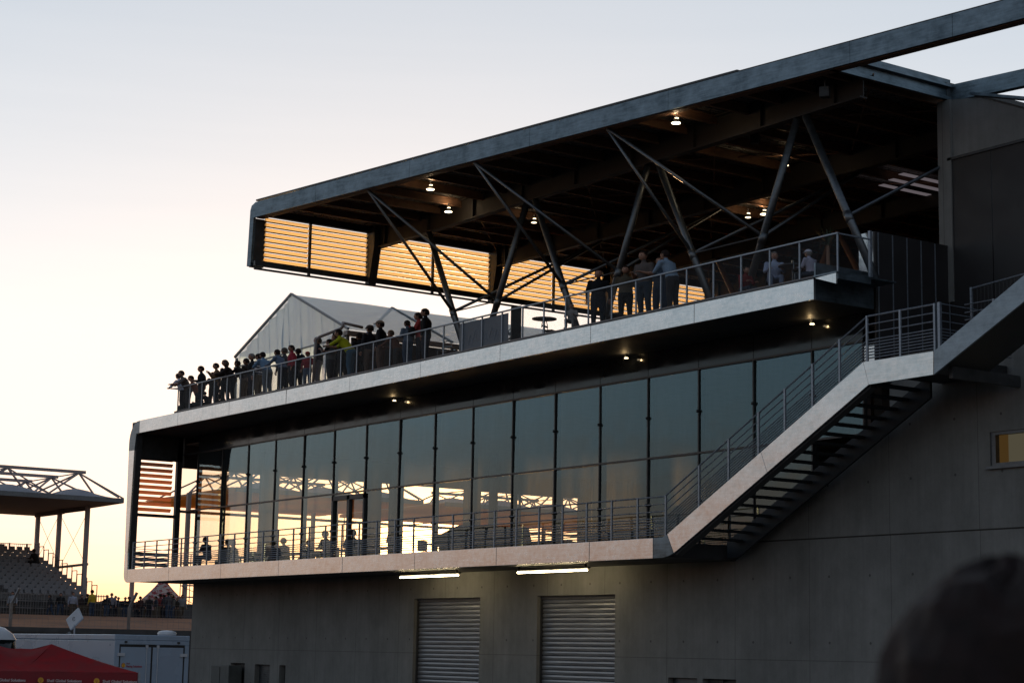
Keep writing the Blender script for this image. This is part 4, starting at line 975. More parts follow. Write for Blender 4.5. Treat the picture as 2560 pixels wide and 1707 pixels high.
def arm_sofa(x, y, rz, c, lb, w=1.9):
    o = empty('lounge_sofa', lb, 'sofa', (x, y, FI), rz, 'sofas inside the hall')
    MB().box(-w/2, w/2, -.4, .4, .12, .42).build('seat', c, o, bevel=.05); MB().box(-w/2, w/2, .28, .46, .42, .82).build('backrest', c, o, bevel=.05)
    for s in (-1, 1): MB().box(s*w/2-.09, s*w/2+.09, -.4, .42, .12, .6).build('armrest', c, o, bevel=.04)
M_SOFA = simple('brown_leather', (.16, .055, .03), .4, 0, .2, 5)
arm_sofa(-53.2, 41.0, .2, M_SOFA, 'brown leather sofa left of the staircase foot, left one', 2.1)
arm_sofa(-49.6, 41.2, -.1, M_SOFA, 'brown leather sofa nearest the foot of the staircase', 2.1)
arm_sofa(-57.5, 41.8, .1, M_DSTEEL, 'long dark sofa in the middle of the hall', 2.6)
def tub(x, y, rz, lb):
    o = empty('dining_chair', lb, 'chair', (x, y, FI), rz, 'dining chairs inside the hall')
    MB().box(-.22, .22, -.22, .22, .42, .47).build('seat', M_DARKIN, o); MB().box(-.22, .22, .18, .23, .5, .92).build('backrest', M_DARKIN, o)
    for xx in (-.2, .2):
        for yy in (-.2, .2): MB().tube((xx, yy, 0), (xx, yy, .42), .015, n=6).build('leg', M_RAIL, o)
def dtable(x, y, lb):
    o = empty('dining_table', lb, 'table', (x, y, FI), 0, 'dining tables inside the hall')
    MB().box(-.7, .7, -.45, .45, .72, .76).build('tabletop', M_DARKIN, o); MB().tube((0, 0, 0), (0, 0, .72), .05).build('stem', M_RAIL, o)
wh = ['left end', 'second bay', 'third bay', 'fourth bay', 'fifth bay', 'bay of the glass door', 'bay right of the glass door']
for i, x in enumerate((-78.6, -76.0, -73.6, -71.3, -69.0, -66.4, -61.9)):
    dtable(x, 40.2, 'dark dining table inside the hall, %s from the left' % wh[i] if 0 < i < 5 else 'dark dining table inside the hall, %s' % wh[i])
    tub(x-.9, 40.1, 1.57, 'dark dining chair left of its table, %s' % wh[i]); tub(x+.9, 40.3, -1.57, 'dark dining chair right of its table, %s' % wh[i])
# large dark covered display in the hall
dc = empty('covered_display', 'large low dark covered display standing in the middle of the hall', 'display', (-59.6, 40.6, FI))
cv = MB()
for i in range(25):
    for j in range(9):
        u = i/24; v = j/8; x = -2.4+4.8*u; z = (1.15+.25*math.sin(math.pi*u)-.06*math.cos(9*u)); cv.v.append((x, -.6+1.2*v, z if 0 < j < 8 else .55+.1*math.sin(14*u)))
for i in range(24):
    for j in range(8): a = i*9+j; cv.f.append((a, a+9, a+10, a+1)); cv.mi.append(0)
cv.build('cover', M_BLACK, dc, smooth=True)
for x in (-2.1, -.7, .7, 2.1): MB().box(x-.03, x+.03, -.5, .5, 0, .9).build('leg', M_DSTEEL, dc)

# ------------------------------------------------------------------ grandstand and its roofs
GS = empty('grandstand', 'tiered grandstand with grey seats under a white membrane roof', 'grandstand')
xf, xb = -118.8, -136.0
def gs_roof(par, y0, y1, ends, dz_=0, under=None):
    z = 11.3
    rb = MB(); rb.prism([(xf, y0, z), (xf, y1, z), (xb, y1+.9, z), (xb, y0+.9, z)], (0, 0, -.25)); rb.build('roof_deck', under or M_UNDER, par)
    MB().bar((xf+.02, y0, z-.08), (xf+.02, y1, z-.08), .08, .3).build('front_edge', M_GALV2, par)
    n1 = int((y1-y0)/.5); mm = MB(); nv = 24
    for i in range(n1+1):
        for j in range(nv+1):
            y = y0+(y1-y0)*i/n1; x = xf+(xb-xf)*j/nv
            by = abs(math.sin(math.pi*((y-y1+2.4)/4.9+.5))); bx = abs(math.sin(math.pi*((j/nv)*3)))
            edge = min(1, (y-y0)/2.2, (y1-y)/2.2); h = .12+.62*max(0, edge)*(by**1.5)*(bx**.8) if 0 < j < nv else .05
            mm.v.append((x, y+(.9*j/nv), z+h))
    for i in range(n1):
        for j in range(nv): a = i*(nv+1)+j; mm.f.append((a, a+nv+1, a+nv+2, a+1)); mm.mi.append(0)
    mm.build('membrane', M_MEMB, par, smooth=True)
    pk = []; y = y1-2.8
    while y > y0+1.5: pk.append(y); y -= 4.9
    for c, (xc, dz) in enumerate(((-119.9, 0), (-124.7, 0), (-129.5, 0))):
        tm = MB(); tm.bar((xc, pk[-1]-.4, 13.02), (xc, pk[0]+.45, 13.02), .22, .2)
        tm.build('top_chord', M_TRUSS, par)
        for y in pk:
            dm_ = MB()
            for yy in (y-2.45, y+2.45):
                yy = min(yy, y1-.1)
                for xx in (xc+1.1 if c == 0 else xc+2.4, xc-2.4): dm_.bar((xc, y, 12.95), (xx, yy, 11.4), .10, .10)
            if y == pk[0]: dm_.bar((xc, y, 12.95), (xf if c == 0 else xc+2.4, y1, 11.35), .10, .10)
            dm_.build('truss_diagonal', M_TRUSS, par)
    for y in pk:
        MB().bar((-119.9, y, 12.95), (-129.5, y, 12.95), .07, .07).build('cross_tie', M_TRUSS, par)
gs_roof(GS, 30.3, 51.9, 1)
for i, (x, yy) in enumerate(((-133.2, 51.6), (-128.6, 51.4), (-122.9, 51.1))):
    MB().bar((x, yy, 3.4), (x, yy, 11.1), .27, .27, (0, 1, 0)).build('column', M_TRUSS, GS)
    if i < 2: MB().bar((x-.2, yy-.1, 10.9), (x+5, yy-.1, 10.9), .2, .25).build('roof_beam', M_UNDER, GS)
MB().bar((-122.9, 51.3, 7.1), (-130.6, 51.5, 7.0), .12, .16).build('side_brace', M_TRUSS, GS)
wr_ = MB()
for a, b in (((-122.9, 51.2, 10.8), (-128.6, 51.4, 6.6)), ((-128.6, 51.4, 10.8), (-122.9, 51.2, 7.0)), ((-128.6, 51.4, 10.8), (-133.2, 51.6, 7.5)), ((-133.2, 51.6, 10.8), (-128.6, 51.4, 7.5))): wr_.tube(a, b, .015, n=5)
wr_.build('bracing_cable', M_TRUSS, GS)
NT_ = 13
tier = []
for i in range(NT_):
    t = i/(NT_-1); x = -121.2-10.8*t; z = 4.55+3.2*t; tier.append((x, z))
    MB().box(x-.9, x, 30, 51.2, z-.5, z).build('tier', M_STAND, GS)
st_ = MB(); st_.box(-.2, .0, -.22, .22, .40, .44); st_.prism([(-.2, -.22, .42), (-.25, -.2, .82), (-.25, .2, .82), (-.2, .22, .42)], (-.03, 0, 0)); st_.box(-.12, -.08, -.03, .03, 0, .4)
seat0 = st_.build('seat', M_SEAT, GS); first = True; rest = MB(); cnt = 0
pos = []
for i, (x, z) in enumerate(tier):
    y = 50.7
    while y > 38.6:
        if not (abs(y-(44.4-.0*i)) < .75): pos.append((x-.4, y, z, i))
        y -= .56
pos.sort(key=lambda p: (-p[3] if p[3] == NT_-1 else p[3], -p[1]))
pos.sort(key=lambda p: (0 if p[3] >= NT_-1 else 1, -p[1]))
for k_, (x, y, z, i) in enumerate(pos):
    if k_ < 100:
        o = seat0 if k_ == 0 else seat0.copy()
        if k_: COL.objects.link(o); o.parent = GS
        o.location = (x, y, z)
    else:
        b_ = len(rest.v); rest.v += [(v.co.x+x, v.co.y+y, v.co.z+z) for v in seat0.data.vertices]
        for p in seat0.data.polygons: rest.f.append(tuple(b_+q_ for q_ in p.vertices)); rest.mi.append(0)
ro = rest.build('seat', M_SEAT, GS); ro['kind'] = 'stuff'
for i, (x, z) in enumerate(tier):
    gp = MB(); y = 51.35
    gp.bar((x, y, z), (x, y, z+1.1), .05, .05, (0, 1, 0)).bar((x-.85, y, z), (x-.85, y, z+1.1), .05, .05, (0, 1, 0)).bar((x, y, z+1.1), (x-.85, y, z+1.1), .05, .05)
    gp.build('side_guard', M_STAND, GS)
fr_ = MB(); fr_.bar((-132.6, 30, 8.75), (-132.6, 51, 8.75), .05, .05)
y = 30
while y < 51: fr_.box(-132.61, -132.59, y, y+.02, 7.8, 8.75); y += .14
for y in (40, 45.3, 49.3, 50.6): fr_.box(-132.65, -132.55, y, y+.09, 7.8, 8.8)
fr_.box(-132.66, -132.6, 48.2, 49.0, 7.95, 8.7)
fr_.build('back_railing', M_STAND, GS)
ft = MB()
for z in (4.0, 4.45, 4.9): ft.bar((-120.2, 30, z), (-120.2, 51.6, z), .06, .06)
y = 30
while y < 51.6: ft.box(-120.22, -120.18, y, y+.03, 3.5, 5.0); y += .18
ft.build('front_railing', M_STAND, GS)
for i in range(10): MB().bar((-120.6, 31+2.1*i, 3.5), (-120.6, 33+2.1*i, 4.5), .05, .05).bar((-120.6, 33+2.1*i, 3.5), (-120.6, 31+2.1*i, 4.5), .05, .05).build('scaffold_brace', M_STAND, GS)
MB().box(-121.0, -120.5, 28, 51.5, 3.4, 4.55).build('base_board', M_BARR, GS)
lmp = MB().tube((-130.6, 48.2, 10.96), (-130.6, 48.2, 11.02), .5, .7, n=16)
tag(MB().box(-121.4, -121.1, 51.7, 62, 3.4, 4.45).box(-121.45, -121.05, 51.7, 62, 4.45, 4.6, 0).build('low_barrier', M_BARR), 'low dark barrier running right from the foot of the grandstand', 'barrier')
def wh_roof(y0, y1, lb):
    g = empty('membrane_canopy', lb, 'canopy', (0, 0, 0), 0, 'membrane canopies behind the building'); gs_roof(g, y0, y1, 1, 0, M_UNDERLIT); g.location.z = 1.3
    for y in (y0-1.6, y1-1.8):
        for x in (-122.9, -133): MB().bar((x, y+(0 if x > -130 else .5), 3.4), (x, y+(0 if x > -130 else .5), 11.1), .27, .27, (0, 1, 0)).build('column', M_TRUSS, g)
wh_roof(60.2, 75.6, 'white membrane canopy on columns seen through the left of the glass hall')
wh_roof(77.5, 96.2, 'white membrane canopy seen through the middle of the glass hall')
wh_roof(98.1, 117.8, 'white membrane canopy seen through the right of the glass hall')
ps_ = onX((93, 1418), -128.5)
person((-128.6, ps_.y, 6.9), 1.05, LFT, 'crouch', (.02, .015, .015), (.02, .02, .02), 'lone dark figure sitting high up among the grandstand seats', 'people beyond the fence')

# striped tent and scaffold tower far away under the building's left end
CT = empty('peaked_tent', 'red and white peaked tent glimpsed below the left end of the building', 'tent', (-125, 57.9, 3.5))
t_ = NT('red_white_canvas'); nz = t_.noise(3, (1, 1, 2), 4, .7); MCT = t_.fin(t_.bsdf(t_.mix(t_.math('GREATER_THAN', nz, .52), (.5, .45, .42), (.30, .03, .04)), .7))
cb = MB(); n = 12
ring = [(1.45*math.cos(2*math.pi*i/n), 1.45*math.sin(2*math.pi*i/n)) for i in range(n)]
for i in range(n):
    a = ring[i]; b = ring[(i+1) % n]
    prev = None
    for k in range(6):
        t = k/6; t2 = (k+1)/6; f0 = (1-t)**1.3; f1 = (1-t2)**1.3
        cb.quad([(a[0]*f0, a[1]*f0, 1.45+1.7*t), (b[0]*f0, b[1]*f0, 1.45+1.7*t), (b[0]*f1, b[1]*f1, 1.45+1.7*t2), (a[0]*f1, a[1]*f1, 1.45+1.7*t2)])
    cb.quad([(a[0], a[1], 0), (b[0], b[1], 0), (b[0], b[1], 1.45), (a[0], a[1], 1.45)])
cb.build('canvas', MCT, CT); MB().tube((0, 0, 0), (0, 0, 3.3), .04).build('mast', M_STAND, CT)
SF = empty('scaffold_tower', 'thin scaffold tower right of the peaked tent, below the building corner', 'scaffold', (-123, 58.3, 3.5))
sfm = MB()
for x in (0, 1.5):
    for y in (0, 1.2): sfm.tube((x, y, 0), (x, y, 4.5), .035, n=6)
for z in (.8, 1.6, 2.4, 3.2, 4.0): sfm.tube((0, 0, z), (1.5, 0, z), .03, n=6).tube((0, 0, z), (0, 1.2, z), .03, n=6).tube((0, 0, z), (1.5, 1.2, z-.8), .025, n=6).tube((1.5, 0, z), (1.5, 1.2, z), .03, n=6)
sfm.build('frame', M_STAND, SF)

# spectators on the gravel bank
bank = [((33, 1479), 'walk', (.30, .33, .38), 'person in pale top walking at the far left by the grandstand'), ((153, 1482), 'walk', (.02, .02, .022), 'dark walking figure in front of the grandstand seats'),
 ((183, 1480), 'stand', (.33, .36, .45), 'person in white and blue shirt by the grandstand foot'), ((220, 1484), 'stand', (.02, .02, .022), 'dark figure left of the yellow shirt'), ((232, 1474), 'stand', (.5, .36, .03), 'person in yellow shirt at the end of the grandstand'),
 ((258, 1505), 'stand', (.03, .03, .035), 'short dark figure right of the yellow shirt'), ((280, 1482), 'stand', (.2, .2, .24), 'person in pale shirt standing behind the group'), ((296, 1492), 'stand', (.025, .03, .04), 'figure in dark jacket in the middle group'),
 ((313, 1492), 'stand_front', (.015, .02, .03), 'figure in black with blue jeans in the middle group'), ((342, 1503), 'stand', (.05, .03, .03), 'dark brown figure left of the slanting fence post'), ((366, 1500), 'stand_front', (.05, .05, .06), 'person in open dark jacket right of the fence post'),
 ((382, 1516), 'stand', (.35, .25, .28), 'child in pale top in front of the peaked tent'), ((402, 1484), 'stand', (.16, .03, .03), 'person in red jacket in front of the peaked tent'), ((411, 1486), 'stand', (.02, .02, .03), 'dark person just right of the red jacket'),
 ((422, 1480), 'stand', (.06, .06, .07), 'grey figure right of the peaked tent mast'), ((434, 1487), 'stand_front', (.10, .09, .08), 'figure in beige trousers near the building corner'), ((444, 1493), 'stand', (.03, .025, .02), 'brown figure near the building corner'),
 ((455, 1486), 'walk', (.2, .2, .22), 'figure in striped light top closest to the building corner')]
bank += [((268, 1487), 'stand', (.02, .02, .025), 'black clad figure between the short dark one and the pale shirt'), ((289, 1489), 'stand', (.03, .025, .025), 'dark figure close behind the dark jacket in the middle group'),
 ((325, 1491), 'stand_front', (.03, .03, .035), 'figure just left of the cranked fence post'), ((352, 1490), 'stand', (.05, .02, .02), 'figure in dark red right of the cranked fence post'), ((374, 1489), 'stand', (.02, .02, .025), 'tall dark figure behind the child'),
 ((391, 1490), 'stand', (.03, .035, .05), 'figure in navy between the child and the red jacket'), ((428, 1484), 'stand', (.025, .025, .03), 'tall dark figure behind the beige trousers'), ((128, 1486), 'walk', (.03, .03, .035), 'dark figure walking left of the other walker by the seats'),
 ((205, 1487), 'stand', (.04, .03, .03), 'dark figure between the white and blue shirt and the yellow shirt')]
for (p, ps, c, lb) in bank:
    zf = 3.5; child = 'child' in lb or 'short' in lb; hgt = 1.15 if child else 1.72
    # distance at which the head reaches the right height above the bank
    d = ray(p); k_ = (zf+hgt-1.7)/d.z; k_ = min(k_, 119.0/abs(d.x)); k_ = max(k_, 115.5/abs(d.x)); P = EYE+d*k_
    person((P.x, P.y, zf), max(.6, (P.z-zf)/POSES[ps][2]) if P.z-zf < 1.95 else 1.05, random.choice([LFT, RGT, OUT, toward(.9, 0)]), ps, c, random.choice([(.02, .02, .03), (.04, .06, .1), (.09, .075, .06)]), lb, 'people beyond the fence')

# circuit fence with cranked posts
FN = empty('circuit_fence', 'tall wire fence with cranked post tops in front of the gravel bank', 'fence')
for y in (39.0, 46.1, 53.2, 31.9, 60.3):
    MB().bar((-103.95, y, 2.5), (-103.95, y, 3.9), .14, .14, (0, 1, 0)).bar((-103.95, y, 3.85), (-103.75, y+.35, 4.75), .13, .13, (0, 1, 0)).build('post', M_STAND, FN)
fw_ = MB()
for z in (2.75, 3.1, 3.45, 3.8, 4.1, 4.4): fw_.tube((-103.9, 30, z), (-103.9, 62, z), .008, n=4)
y = 30
while y < 62: fw_.tube((-103.9, y, 2.6), (-103.9, y, 4.4), .005, n=4); y += .35
fw_.build('wire_mesh', M_STAND, FN)
for i, (y, z0_) in enumerate(((42.7, 1.6), (50.6, 1.6))):
    tag(MB().bar((-100, y*.965, -2), (-100, y*.965, z0_), .18, .18, (0, 1, 0)).bar((-100, y*.965, z0_), (-100.3, y*.965-.25, z0_+.75), .17, .17, (0, 1, 0)).build('cranked_post', M_GALV2), ['cranked grey post standing above the left part of the trailer', 'cranked grey post above the middle of the trailer roof'][i], 'post', 'cranked posts behind the trailer')

# ------------------------------------------------------------------ trailer, tent, truck in the paddock
XT, YT = -48.58, 21.2
TR = empty('race_trailer', 'white box trailer with double rear doors and a small red lettered logo', 'trailer')
MB().box(XT-13, XT-.04, YT, YT+2.5, ZG+1.1, 1.84).build('body', M_WHITE2, TR, bevel=.03)
MB().box(XT-13, XT, YT-.03, YT+2.53, 1.84, 1.99).build('roof_edge', M_WHITE2, TR, bevel=.02)
hb = MB().box(XT-.04, XT, YT-.02, YT+2.52, 1.73, 1.84).box(XT-.04, XT, YT-.02, YT+.14, ZG+1.1, 1.73).box(XT-.04, XT, YT+2.38, YT+2.52, ZG+1.1, 1.73); hb.build('rear_frame', M_WHITE2, TR, bevel=.01)
for s, (a, b) in enumerate(((YT+.19, YT+1.22), (YT+1.28, YT+2.33))):
    d = MB().box(XT-.035, XT-.015, a, b, ZG+1.1, 1.66).build('door', M_WHITE2, TR, bevel=.01)
    xk = (b-.16) if s == 0 else (a+.16)
    MB().tube((XT, xk, ZG+1.15), (XT, xk, 1.70), .017, n=8).box(XT-.015, XT+.02, xk-.04, xk+.04, 1.64, 1.72).build('lock_rod', M_WHITE, d)
    hh = MB(); yh = a if s == 0 else b
    for z in (1.46, -.1): hh.box(XT-.015, XT+.03, yh-.12, yh+.12, z-.04, z+.04)
    hh.build('hinge', M_WHITE, d)
MB().box(XT-.038, XT-.03, YT+.14, YT+2.38, ZG+1.1, 1.73).build('door_seal', M_BLACK, TR)
MB().box(XT, XT+.03, YT+.3, YT+.38, 1.77, 1.82).box(XT, XT+.03, YT+2.1, YT+2.18, 1.77, 1.82).build('marker_lamp', M_BLACK, TR)
MB().tube((XT-.6, YT+2.05, 1.99), (XT-.6, YT+2.05, 2.06), .28, .3, n=20).ball((XT-.6, YT+2.05, 2.06), .3, 20, 6, (1, 1, .25)).build('roof_vent', M_WHITE, TR, smooth=True)
MB().box(XT-4.6, XT-3.5, YT-.14, YT, .78, .82).box(XT-4.55, XT-4.5, YT-.12, YT, .1, .8).box(XT-3.6, XT-3.55, YT-.12, YT, .1, .8).build('side_hatch', M_WHITE, TR)
for yy in (YT+.3, YT+2.2):
    for xx in (XT-1.6, XT-2.8, XT-4.0):
        wq = MB().tube((xx, yy-.14, ZG+.5), (xx, yy+.14, ZG+.5), .5, n=24).build('wheel', M_BLACK, TR, smooth=True)
        MB().tube((xx, yy-.16, ZG+.5), (xx, yy-.13, ZG+.5), .27, n=20).build('rim', M_WHITE, wq)
MB().box(XT-12, XT-.2, YT+.6, YT+1.9, ZG+.8, ZG+1.1).build('chassis', M_BLACK, TR)
TR.scale = (1, .865, 1); TR.location = (0, YT*.135, 0)
# lettering
def text(body, size, mat, par, loc, rot, name='lettering', bold=0):
    cu = bpy.data.curves.new(name, 'FONT'); cu.body = body; cu.size = size; cu.extrude = .002; cu.offset = bold
    t = bpy.data.objects.new('t', cu); COL.objects.link(t); bpy.context.view_layer.update()
    me = bpy.data.meshes.new_from_object(t.evaluated_get(bpy.context.evaluated_depsgraph_get())); bpy.data.objects.remove(t)
    me.materials.clear(); me.materials.append(mat)
    o = bpy.data.objects.new(name, me); COL.objects.link(o); o.parent = par; o.location = loc; o.rotation_euler = rot; return o
M_REDI = simple('red_ink', (.35, .02, .04), .5); M_YEL = simple('yellow_ink', (.75, .42, .02), .5); M_WHI = simple('pale_ink', (.6, .55, .55), .5)
def shell(par, M, r):
    # ribbed scallop emblem: red rim, yellow fan
    pts = []
    for i in range(15):
        a = math.radians(-30+240*i/14); rr_ = r*(1.0+.05*(i % 2)); pts.append((rr_*math.cos(a), rr_*math.sin(a)))
    pts += [(-r*.55, -r*.75), (-r*.3, -r*.95), (r*.3, -r*.95), (r*.55, -r*.75)]
    for nm, s, z, mt in (('emblem_rim', 1.0, 0, M_REDI), ('emblem', .84, .004, M_YEL)):
        m = MB(); m.prism([M @ Vector((x*s, y*s, z)) for x, y in pts], (M.to_3x3() @ Vector((0, 0, .004))))
        m.build(nm, mt, par)
    m = MB()
    for k in range(-2, 3): m.prism([M @ Vector((-.02*r+.0*k, -r*.7, .009)), M @ Vector((.02*r, -r*.7, .009)), M @ Vector((.30*k*r+.02*r, r*.62, .009)), M @ Vector((.30*k*r-.02*r, r*.62, .009))], (M.to_3x3() @ Vector((0, 0, .002))))
    m.build('emblem_ribs', M_REDI, par)
RX = Matrix(((0, 0, 1), (1, 0, 0), (0, 1, 0)))    # text plane facing +X
eX = RX.to_euler()
shell(TR, Matrix.Translation((XT-.012, YT+.30, 1.17)) @ RX.to_4x4(), .065)
text('Shell', .06, M_REDI, TR, (XT-.010, YT+.40, 1.20), eX)
text('Racing Solutions', .080, M_REDI, TR, (XT-.010, YT+.40, 1.12), eX, bold=.002)
# panel aerial on the trailer roof
PA = empty('panel_aerial', 'tilted white flat panel aerial on a short mast above the trailer', 'aerial', (onY((186, 1580), 22.4).x, 22.4, 1.99))
MB().tube((0, 0, 0), (0, 0, .3), .03, n=8).build('mast', M_RAIL, PA)
mp_ = MB().box(-.31, .31, -.035, .035, -.2, .2).build('panel', M_WHITE, PA, bevel=.03); mp_.location = (-.03, 0, .46); mp_.rotation_euler = (0, -.62, .35)
rg = MB()
for i in range(14): a = 2*math.pi*i/16; a2 = 2*math.pi*(i+1)/16; rg.bar((.055*math.cos(a), -.039, .055*math.sin(a)), (.055*math.cos(a2), -.039, .055*math.sin(a2)), .004, .012)
rg.bar((-.03, -.039, 0), (.06, -.039, .02), .004, .012); e_ = rg.build('emblem', M_BLACK, mp_)

# red canopy tent
RT = empty('pop_up_tent', 'red pop up tent with pale lettering on its valance, in front of the trailer', 'tent')
cR = EYE + ray((348, 1681))*40            # right front eave corner
zE = cR.z; ax = [EYE + ray((163, 1620))*41.2, EYE + ray((58, 1618))*40.5]
pR = Vector((cR.x, cR.y, 0)); 
uu = Vector((-.36, -.933, 0))             # valance direction, running left and slightly nearer
ww = Vector((-.933, .36, 0))
def EP(a, b, z): v = pR+uu*a+ww*b; return (v.x, v.y, z)
LW, DW = 4.5, 3.2
zp = 1.70
def canvas_tri(m, A, Bq, Cq, n=10, sag=.06):
    A, Bq, Cq = map(Vector, (A, Bq, Cq)); idx = {}
    for i in range(n+1):
        for j in range(n+1-i):
            a = 1-(i+j)/n; b = i/n; c = j/n; p = A*a+Bq*b+Cq*c; p.z -= sag*4*(a*(1-a))*(.6+.6*math.sin(9*b+4*a)*.3)
            idx[(i, j)] = len(m.v); m.v.append(tuple(p))
    for i in range(n):
        for j in range(n-i):
            m.f.append((idx[(i, j)], idx[(i+1, j)], idx[(i, j+1)])); m.mi.append(0)
            if i+j < n-1: m.f.append((idx[(i+1, j)], idx[(i+1, j+1)], idx[(i, j+1)])); m.mi.append(0)
rc = MB(); k1 = EP(1.75, 1.45, zp); k2 = EP(3.0, 1.5, zp+.0); mid = EP(2.37, 1.45, zp-.1)
A0, A1, A2, A3 = EP(0, 0, zE), EP(LW, 0, zE), EP(LW, DW, zE), EP(0, DW, zE); Mf = EP(LW/2+.1, 0, zE); Mb = EP(LW/2+.1, DW, zE)
for tri in ((k1, A0, Mf), (k1, A3, A0), (k1, Mb, A3), (k1, Mf, mid), (k1, mid, Mb), (k2, Mf, A1), (k2, A1, A2), (k2, A2, Mb), (k2, mid, Mf), (k2, Mb, mid)): canvas_tri(rc, *tri)
rc.build('canopy', M_RED, RT, smooth=True)
vl = MB()
for a, b in ((A0, A1), (A1, A2), (A2, A3), (A3, A0)):
    a, b = Vector(a), Vector(b); n = 16; nrm = (b-a).cross(V(0, 0, 1)).normalized()
    for i in range(n):
        p0 = a+(b-a)*i/n+nrm*.012*math.sin(i*1.3); p1 = a+(b-a)*(i+1)/n+nrm*.012*math.sin((i+1)*1.3)
        vl.quad([p0, p1, p1-V(0, 0, .32), p0-V(0, 0, .32)])
vl.build('valance', simple('red_valance', (.20, .008, .014), .65, 0, .15, 3), RT, smooth=True)
for p in (A0, A1, A2, A3): MB().bar((p[0], p[1], ZG), (p[0], p[1], zE), .05, .05, (0, 1, 0)).build('leg', M_RAIL, RT)
# text plane: x axis runs to the right in view (-uu), facing the camera
tx = -uu; tn = Vector((.933, -.36, 0)); TM = Matrix(((tx.x, 0, tn.x), (tx.y, 0, tn.y), (0, 1, 0))); eT = TM.to_euler()
def vpos(a, z): v = pR+uu*a+tn*.03; return Vector((v.x, v.y, z))
for a, s in ((.72, 'Shell Global Solutions'), (1.82, 'Shell Global Solutions'), (2.92, 'Shell Global Solutions')):
    text(s, .078, M_WHI, RT, vpos(a, zE-.205), eT, bold=.0015)
    shell(RT, Matrix.Translation(vpos(a+.12, zE-.175)) @ TM.to_4x4(), .065)

# truck cab at the left edge
TK = empty('lorry', 'white lorry cab with dark windscreen and side mirror at the left picture edge', 'lorry', (onY((-88, 1640), 17.6).x, 17.6, ZG))
prof = [(-1.25, 0), (-1.25, 1.0)] ; cb_ = MB()
secs = [(.45, 1.2, 1.2), (1.6, 1.22, 1.22), (2.4, 1.22, 1.2), (3.15, 1.18, 1.1), (3.6, 1.12, .95), (3.95, .98, .7), (4.12, .8, .45), (4.2, .5, .2)]
secs2 = [(3.79, 1.16, 1.1), (3.95, 1.12, 1.0), (4.1, .98, .8), (4.18, .78, .5), (4.22, .4, .2)]
def cabsec(ss, name, mat, dy=1.1):
    m = MB(); n = 24; b = 0
    for z, rx, ry in ss:
        for i in range(n):
            t = 2*math.pi*i/n; cx = math.copysign(abs(math.cos(t))**.35, math.cos(t))*rx; cy = math.copysign(abs(math.sin(t))**.35, math.sin(t))*ry
            m.v.append((cx, cy, z))
    for k in range(len(ss)-1):
        for i in range(n): j = (i+1) % n; m.f.append((k*n+i, k*n+j, (k+1)*n+j, (k+1)*n+i)); m.mi.append(0)
    m.f.append(tuple((len(ss)-1)*n+i for i in range(n))); m.mi.append(0)
    return m.build(name, mat, TK, smooth=True)
cabsec([(.45, 1.2, 1.2), (1.6, 1.22, 1.22), (2.75, 1.22, 1.2)], 'cab_body', M_WHITE); cabsec([(2.75, 1.2, 1.18), (3.8, 1.14, 1.08)], 'windscreen', simple('windscreen_glass', (.01, .015, .015), .1), 1.1); cabsec(secs2, 'cab_roof', M_WHITE)
MB().bar((.9, .5, 3.72), (1.45, .2, 3.6), .05, .05).ball((1.45, .2, 3.4), .25, 12, 8, (.35, .5, 1.1)).build('side_mirror', M_BLACK, TK, smooth=True)
for s in (-1, 1): MB().tube((.8, s*.95, .5), (.8, s*1.2, .5), .5, n=20).build('wheel', M_BLACK, TK)
MB().box(-6, -1.1, -1.2, 1.2, .9, 3.3).build('load_box', M_WHITE, TK, bevel=.03)
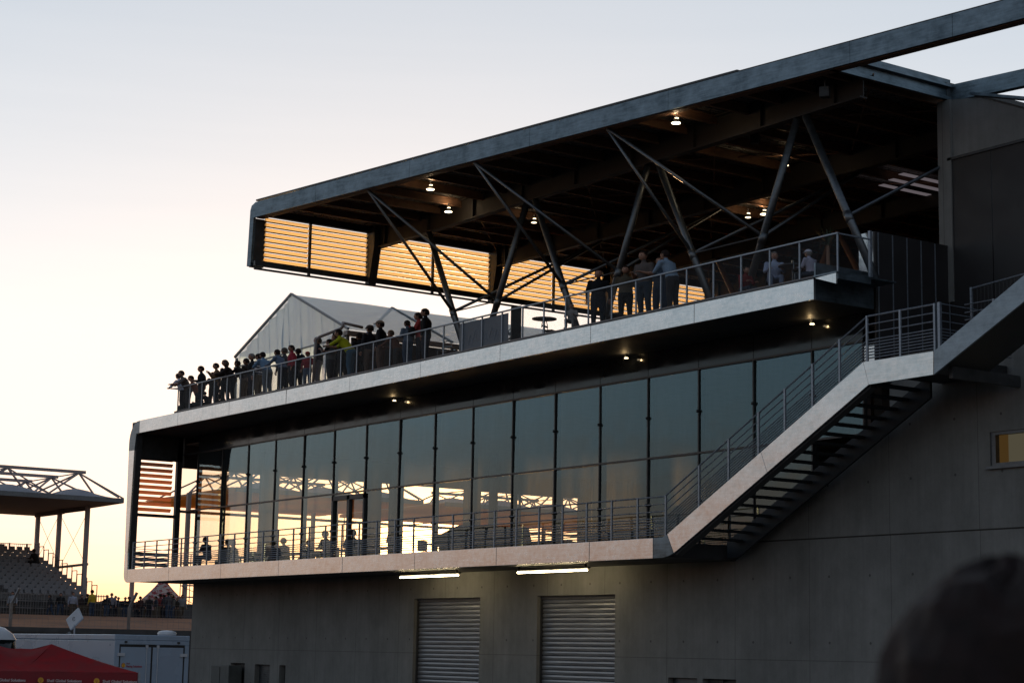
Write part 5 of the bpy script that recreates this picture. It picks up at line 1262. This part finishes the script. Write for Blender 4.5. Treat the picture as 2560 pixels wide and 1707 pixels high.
# electric cabinet at the wall
EC = empty('electrical_cabinet', 'dark grey electrical cabinet against the foot of the concrete wall', 'cabinet', (-76.3, YW-.35, ZG))
MB().box(-.85, .85, -.32, .33, .0, 2.92).build('housing', simple('cabinet_paint', (.09, .10, .10), .5), EC, bevel=.02); MB().box(.0, .015, -.335, -.32, .1, 2.85).build('door_joint', M_BLACK, EC)

# ------------------------------------------------------------------ the blurred onlooker close to the camera
FG = EYE + ray((2480, 1520))*1.75
me, H, ht = POSES['stand']
ang = toward(-.92, .39)
fgo = bpy.data.objects.new('person', me); COL.objects.link(fgo); tag(fgo, 'out of focus dark haired onlooker close to the camera at the lower right', 'person')
ctr = EYE + ray((2515, 1925))*1.75; off = Matrix.Rotation(ang, 3, 'Z') @ Vector((H.x, H.y, 0)); sF = 1.12
fgo.location = (ctr.x-off.x*sF, ctr.y-off.y*sF, ctr.z-H.z*sF); fgo.rotation_euler = (0, 0, ang); fgo.scale = (sF, sF, sF)
smat(fgo, 2, tint((.03, .03, .04))); smat(fgo, 3, tint((.03, .03, .04))); smat(fgo, 4, tint((.03, .03, .04)))
hm = MB(); rnd = random.Random(11)
base_ = HAIRS['curly']; hm.v = [tuple(v.co*1.04) for v in base_.vertices]; hm.f = [tuple(p.vertices) for p in base_.polygons]; hm.mi = [0]*len(hm.f)
for i in range(900):
    a = rnd.uniform(0, 6.28); e = rnd.uniform(.1, 1.5); c = Vector((math.cos(a)*math.cos(e)*.084, math.sin(a)*math.cos(e)*.104, math.sin(e)*.124))
    if c.y < -.06 and c.z < .05: continue
    d = Vector((rnd.uniform(-.4, .4), -.8+rnd.uniform(-.3, .3), rnd.uniform(-.2, .35))).normalized(); nrm = c.normalized()
    tip = c+d*.04+nrm*.005; sd = d.cross(nrm).normalized()*.005
    hm.quad([c-sd, c+sd, tip])
for i in range(260):   # tuft over the forehead
    c = Vector((rnd.uniform(-.05, .05), -.096, rnd.uniform(.05, .095))); tip = c+Vector((rnd.uniform(-.01, .01), -.038+rnd.uniform(-.014, .01), rnd.uniform(-.03, .005))); hm.quad([c-Vector((.004, 0, 0)), c+Vector((.004, 0, 0)), tip])
ho = hm.build('hair', simple('hair_reddish_brown', (.017, .010, .009), .75, 0, .4, 60, spec=.15), fgo); ho.location = H
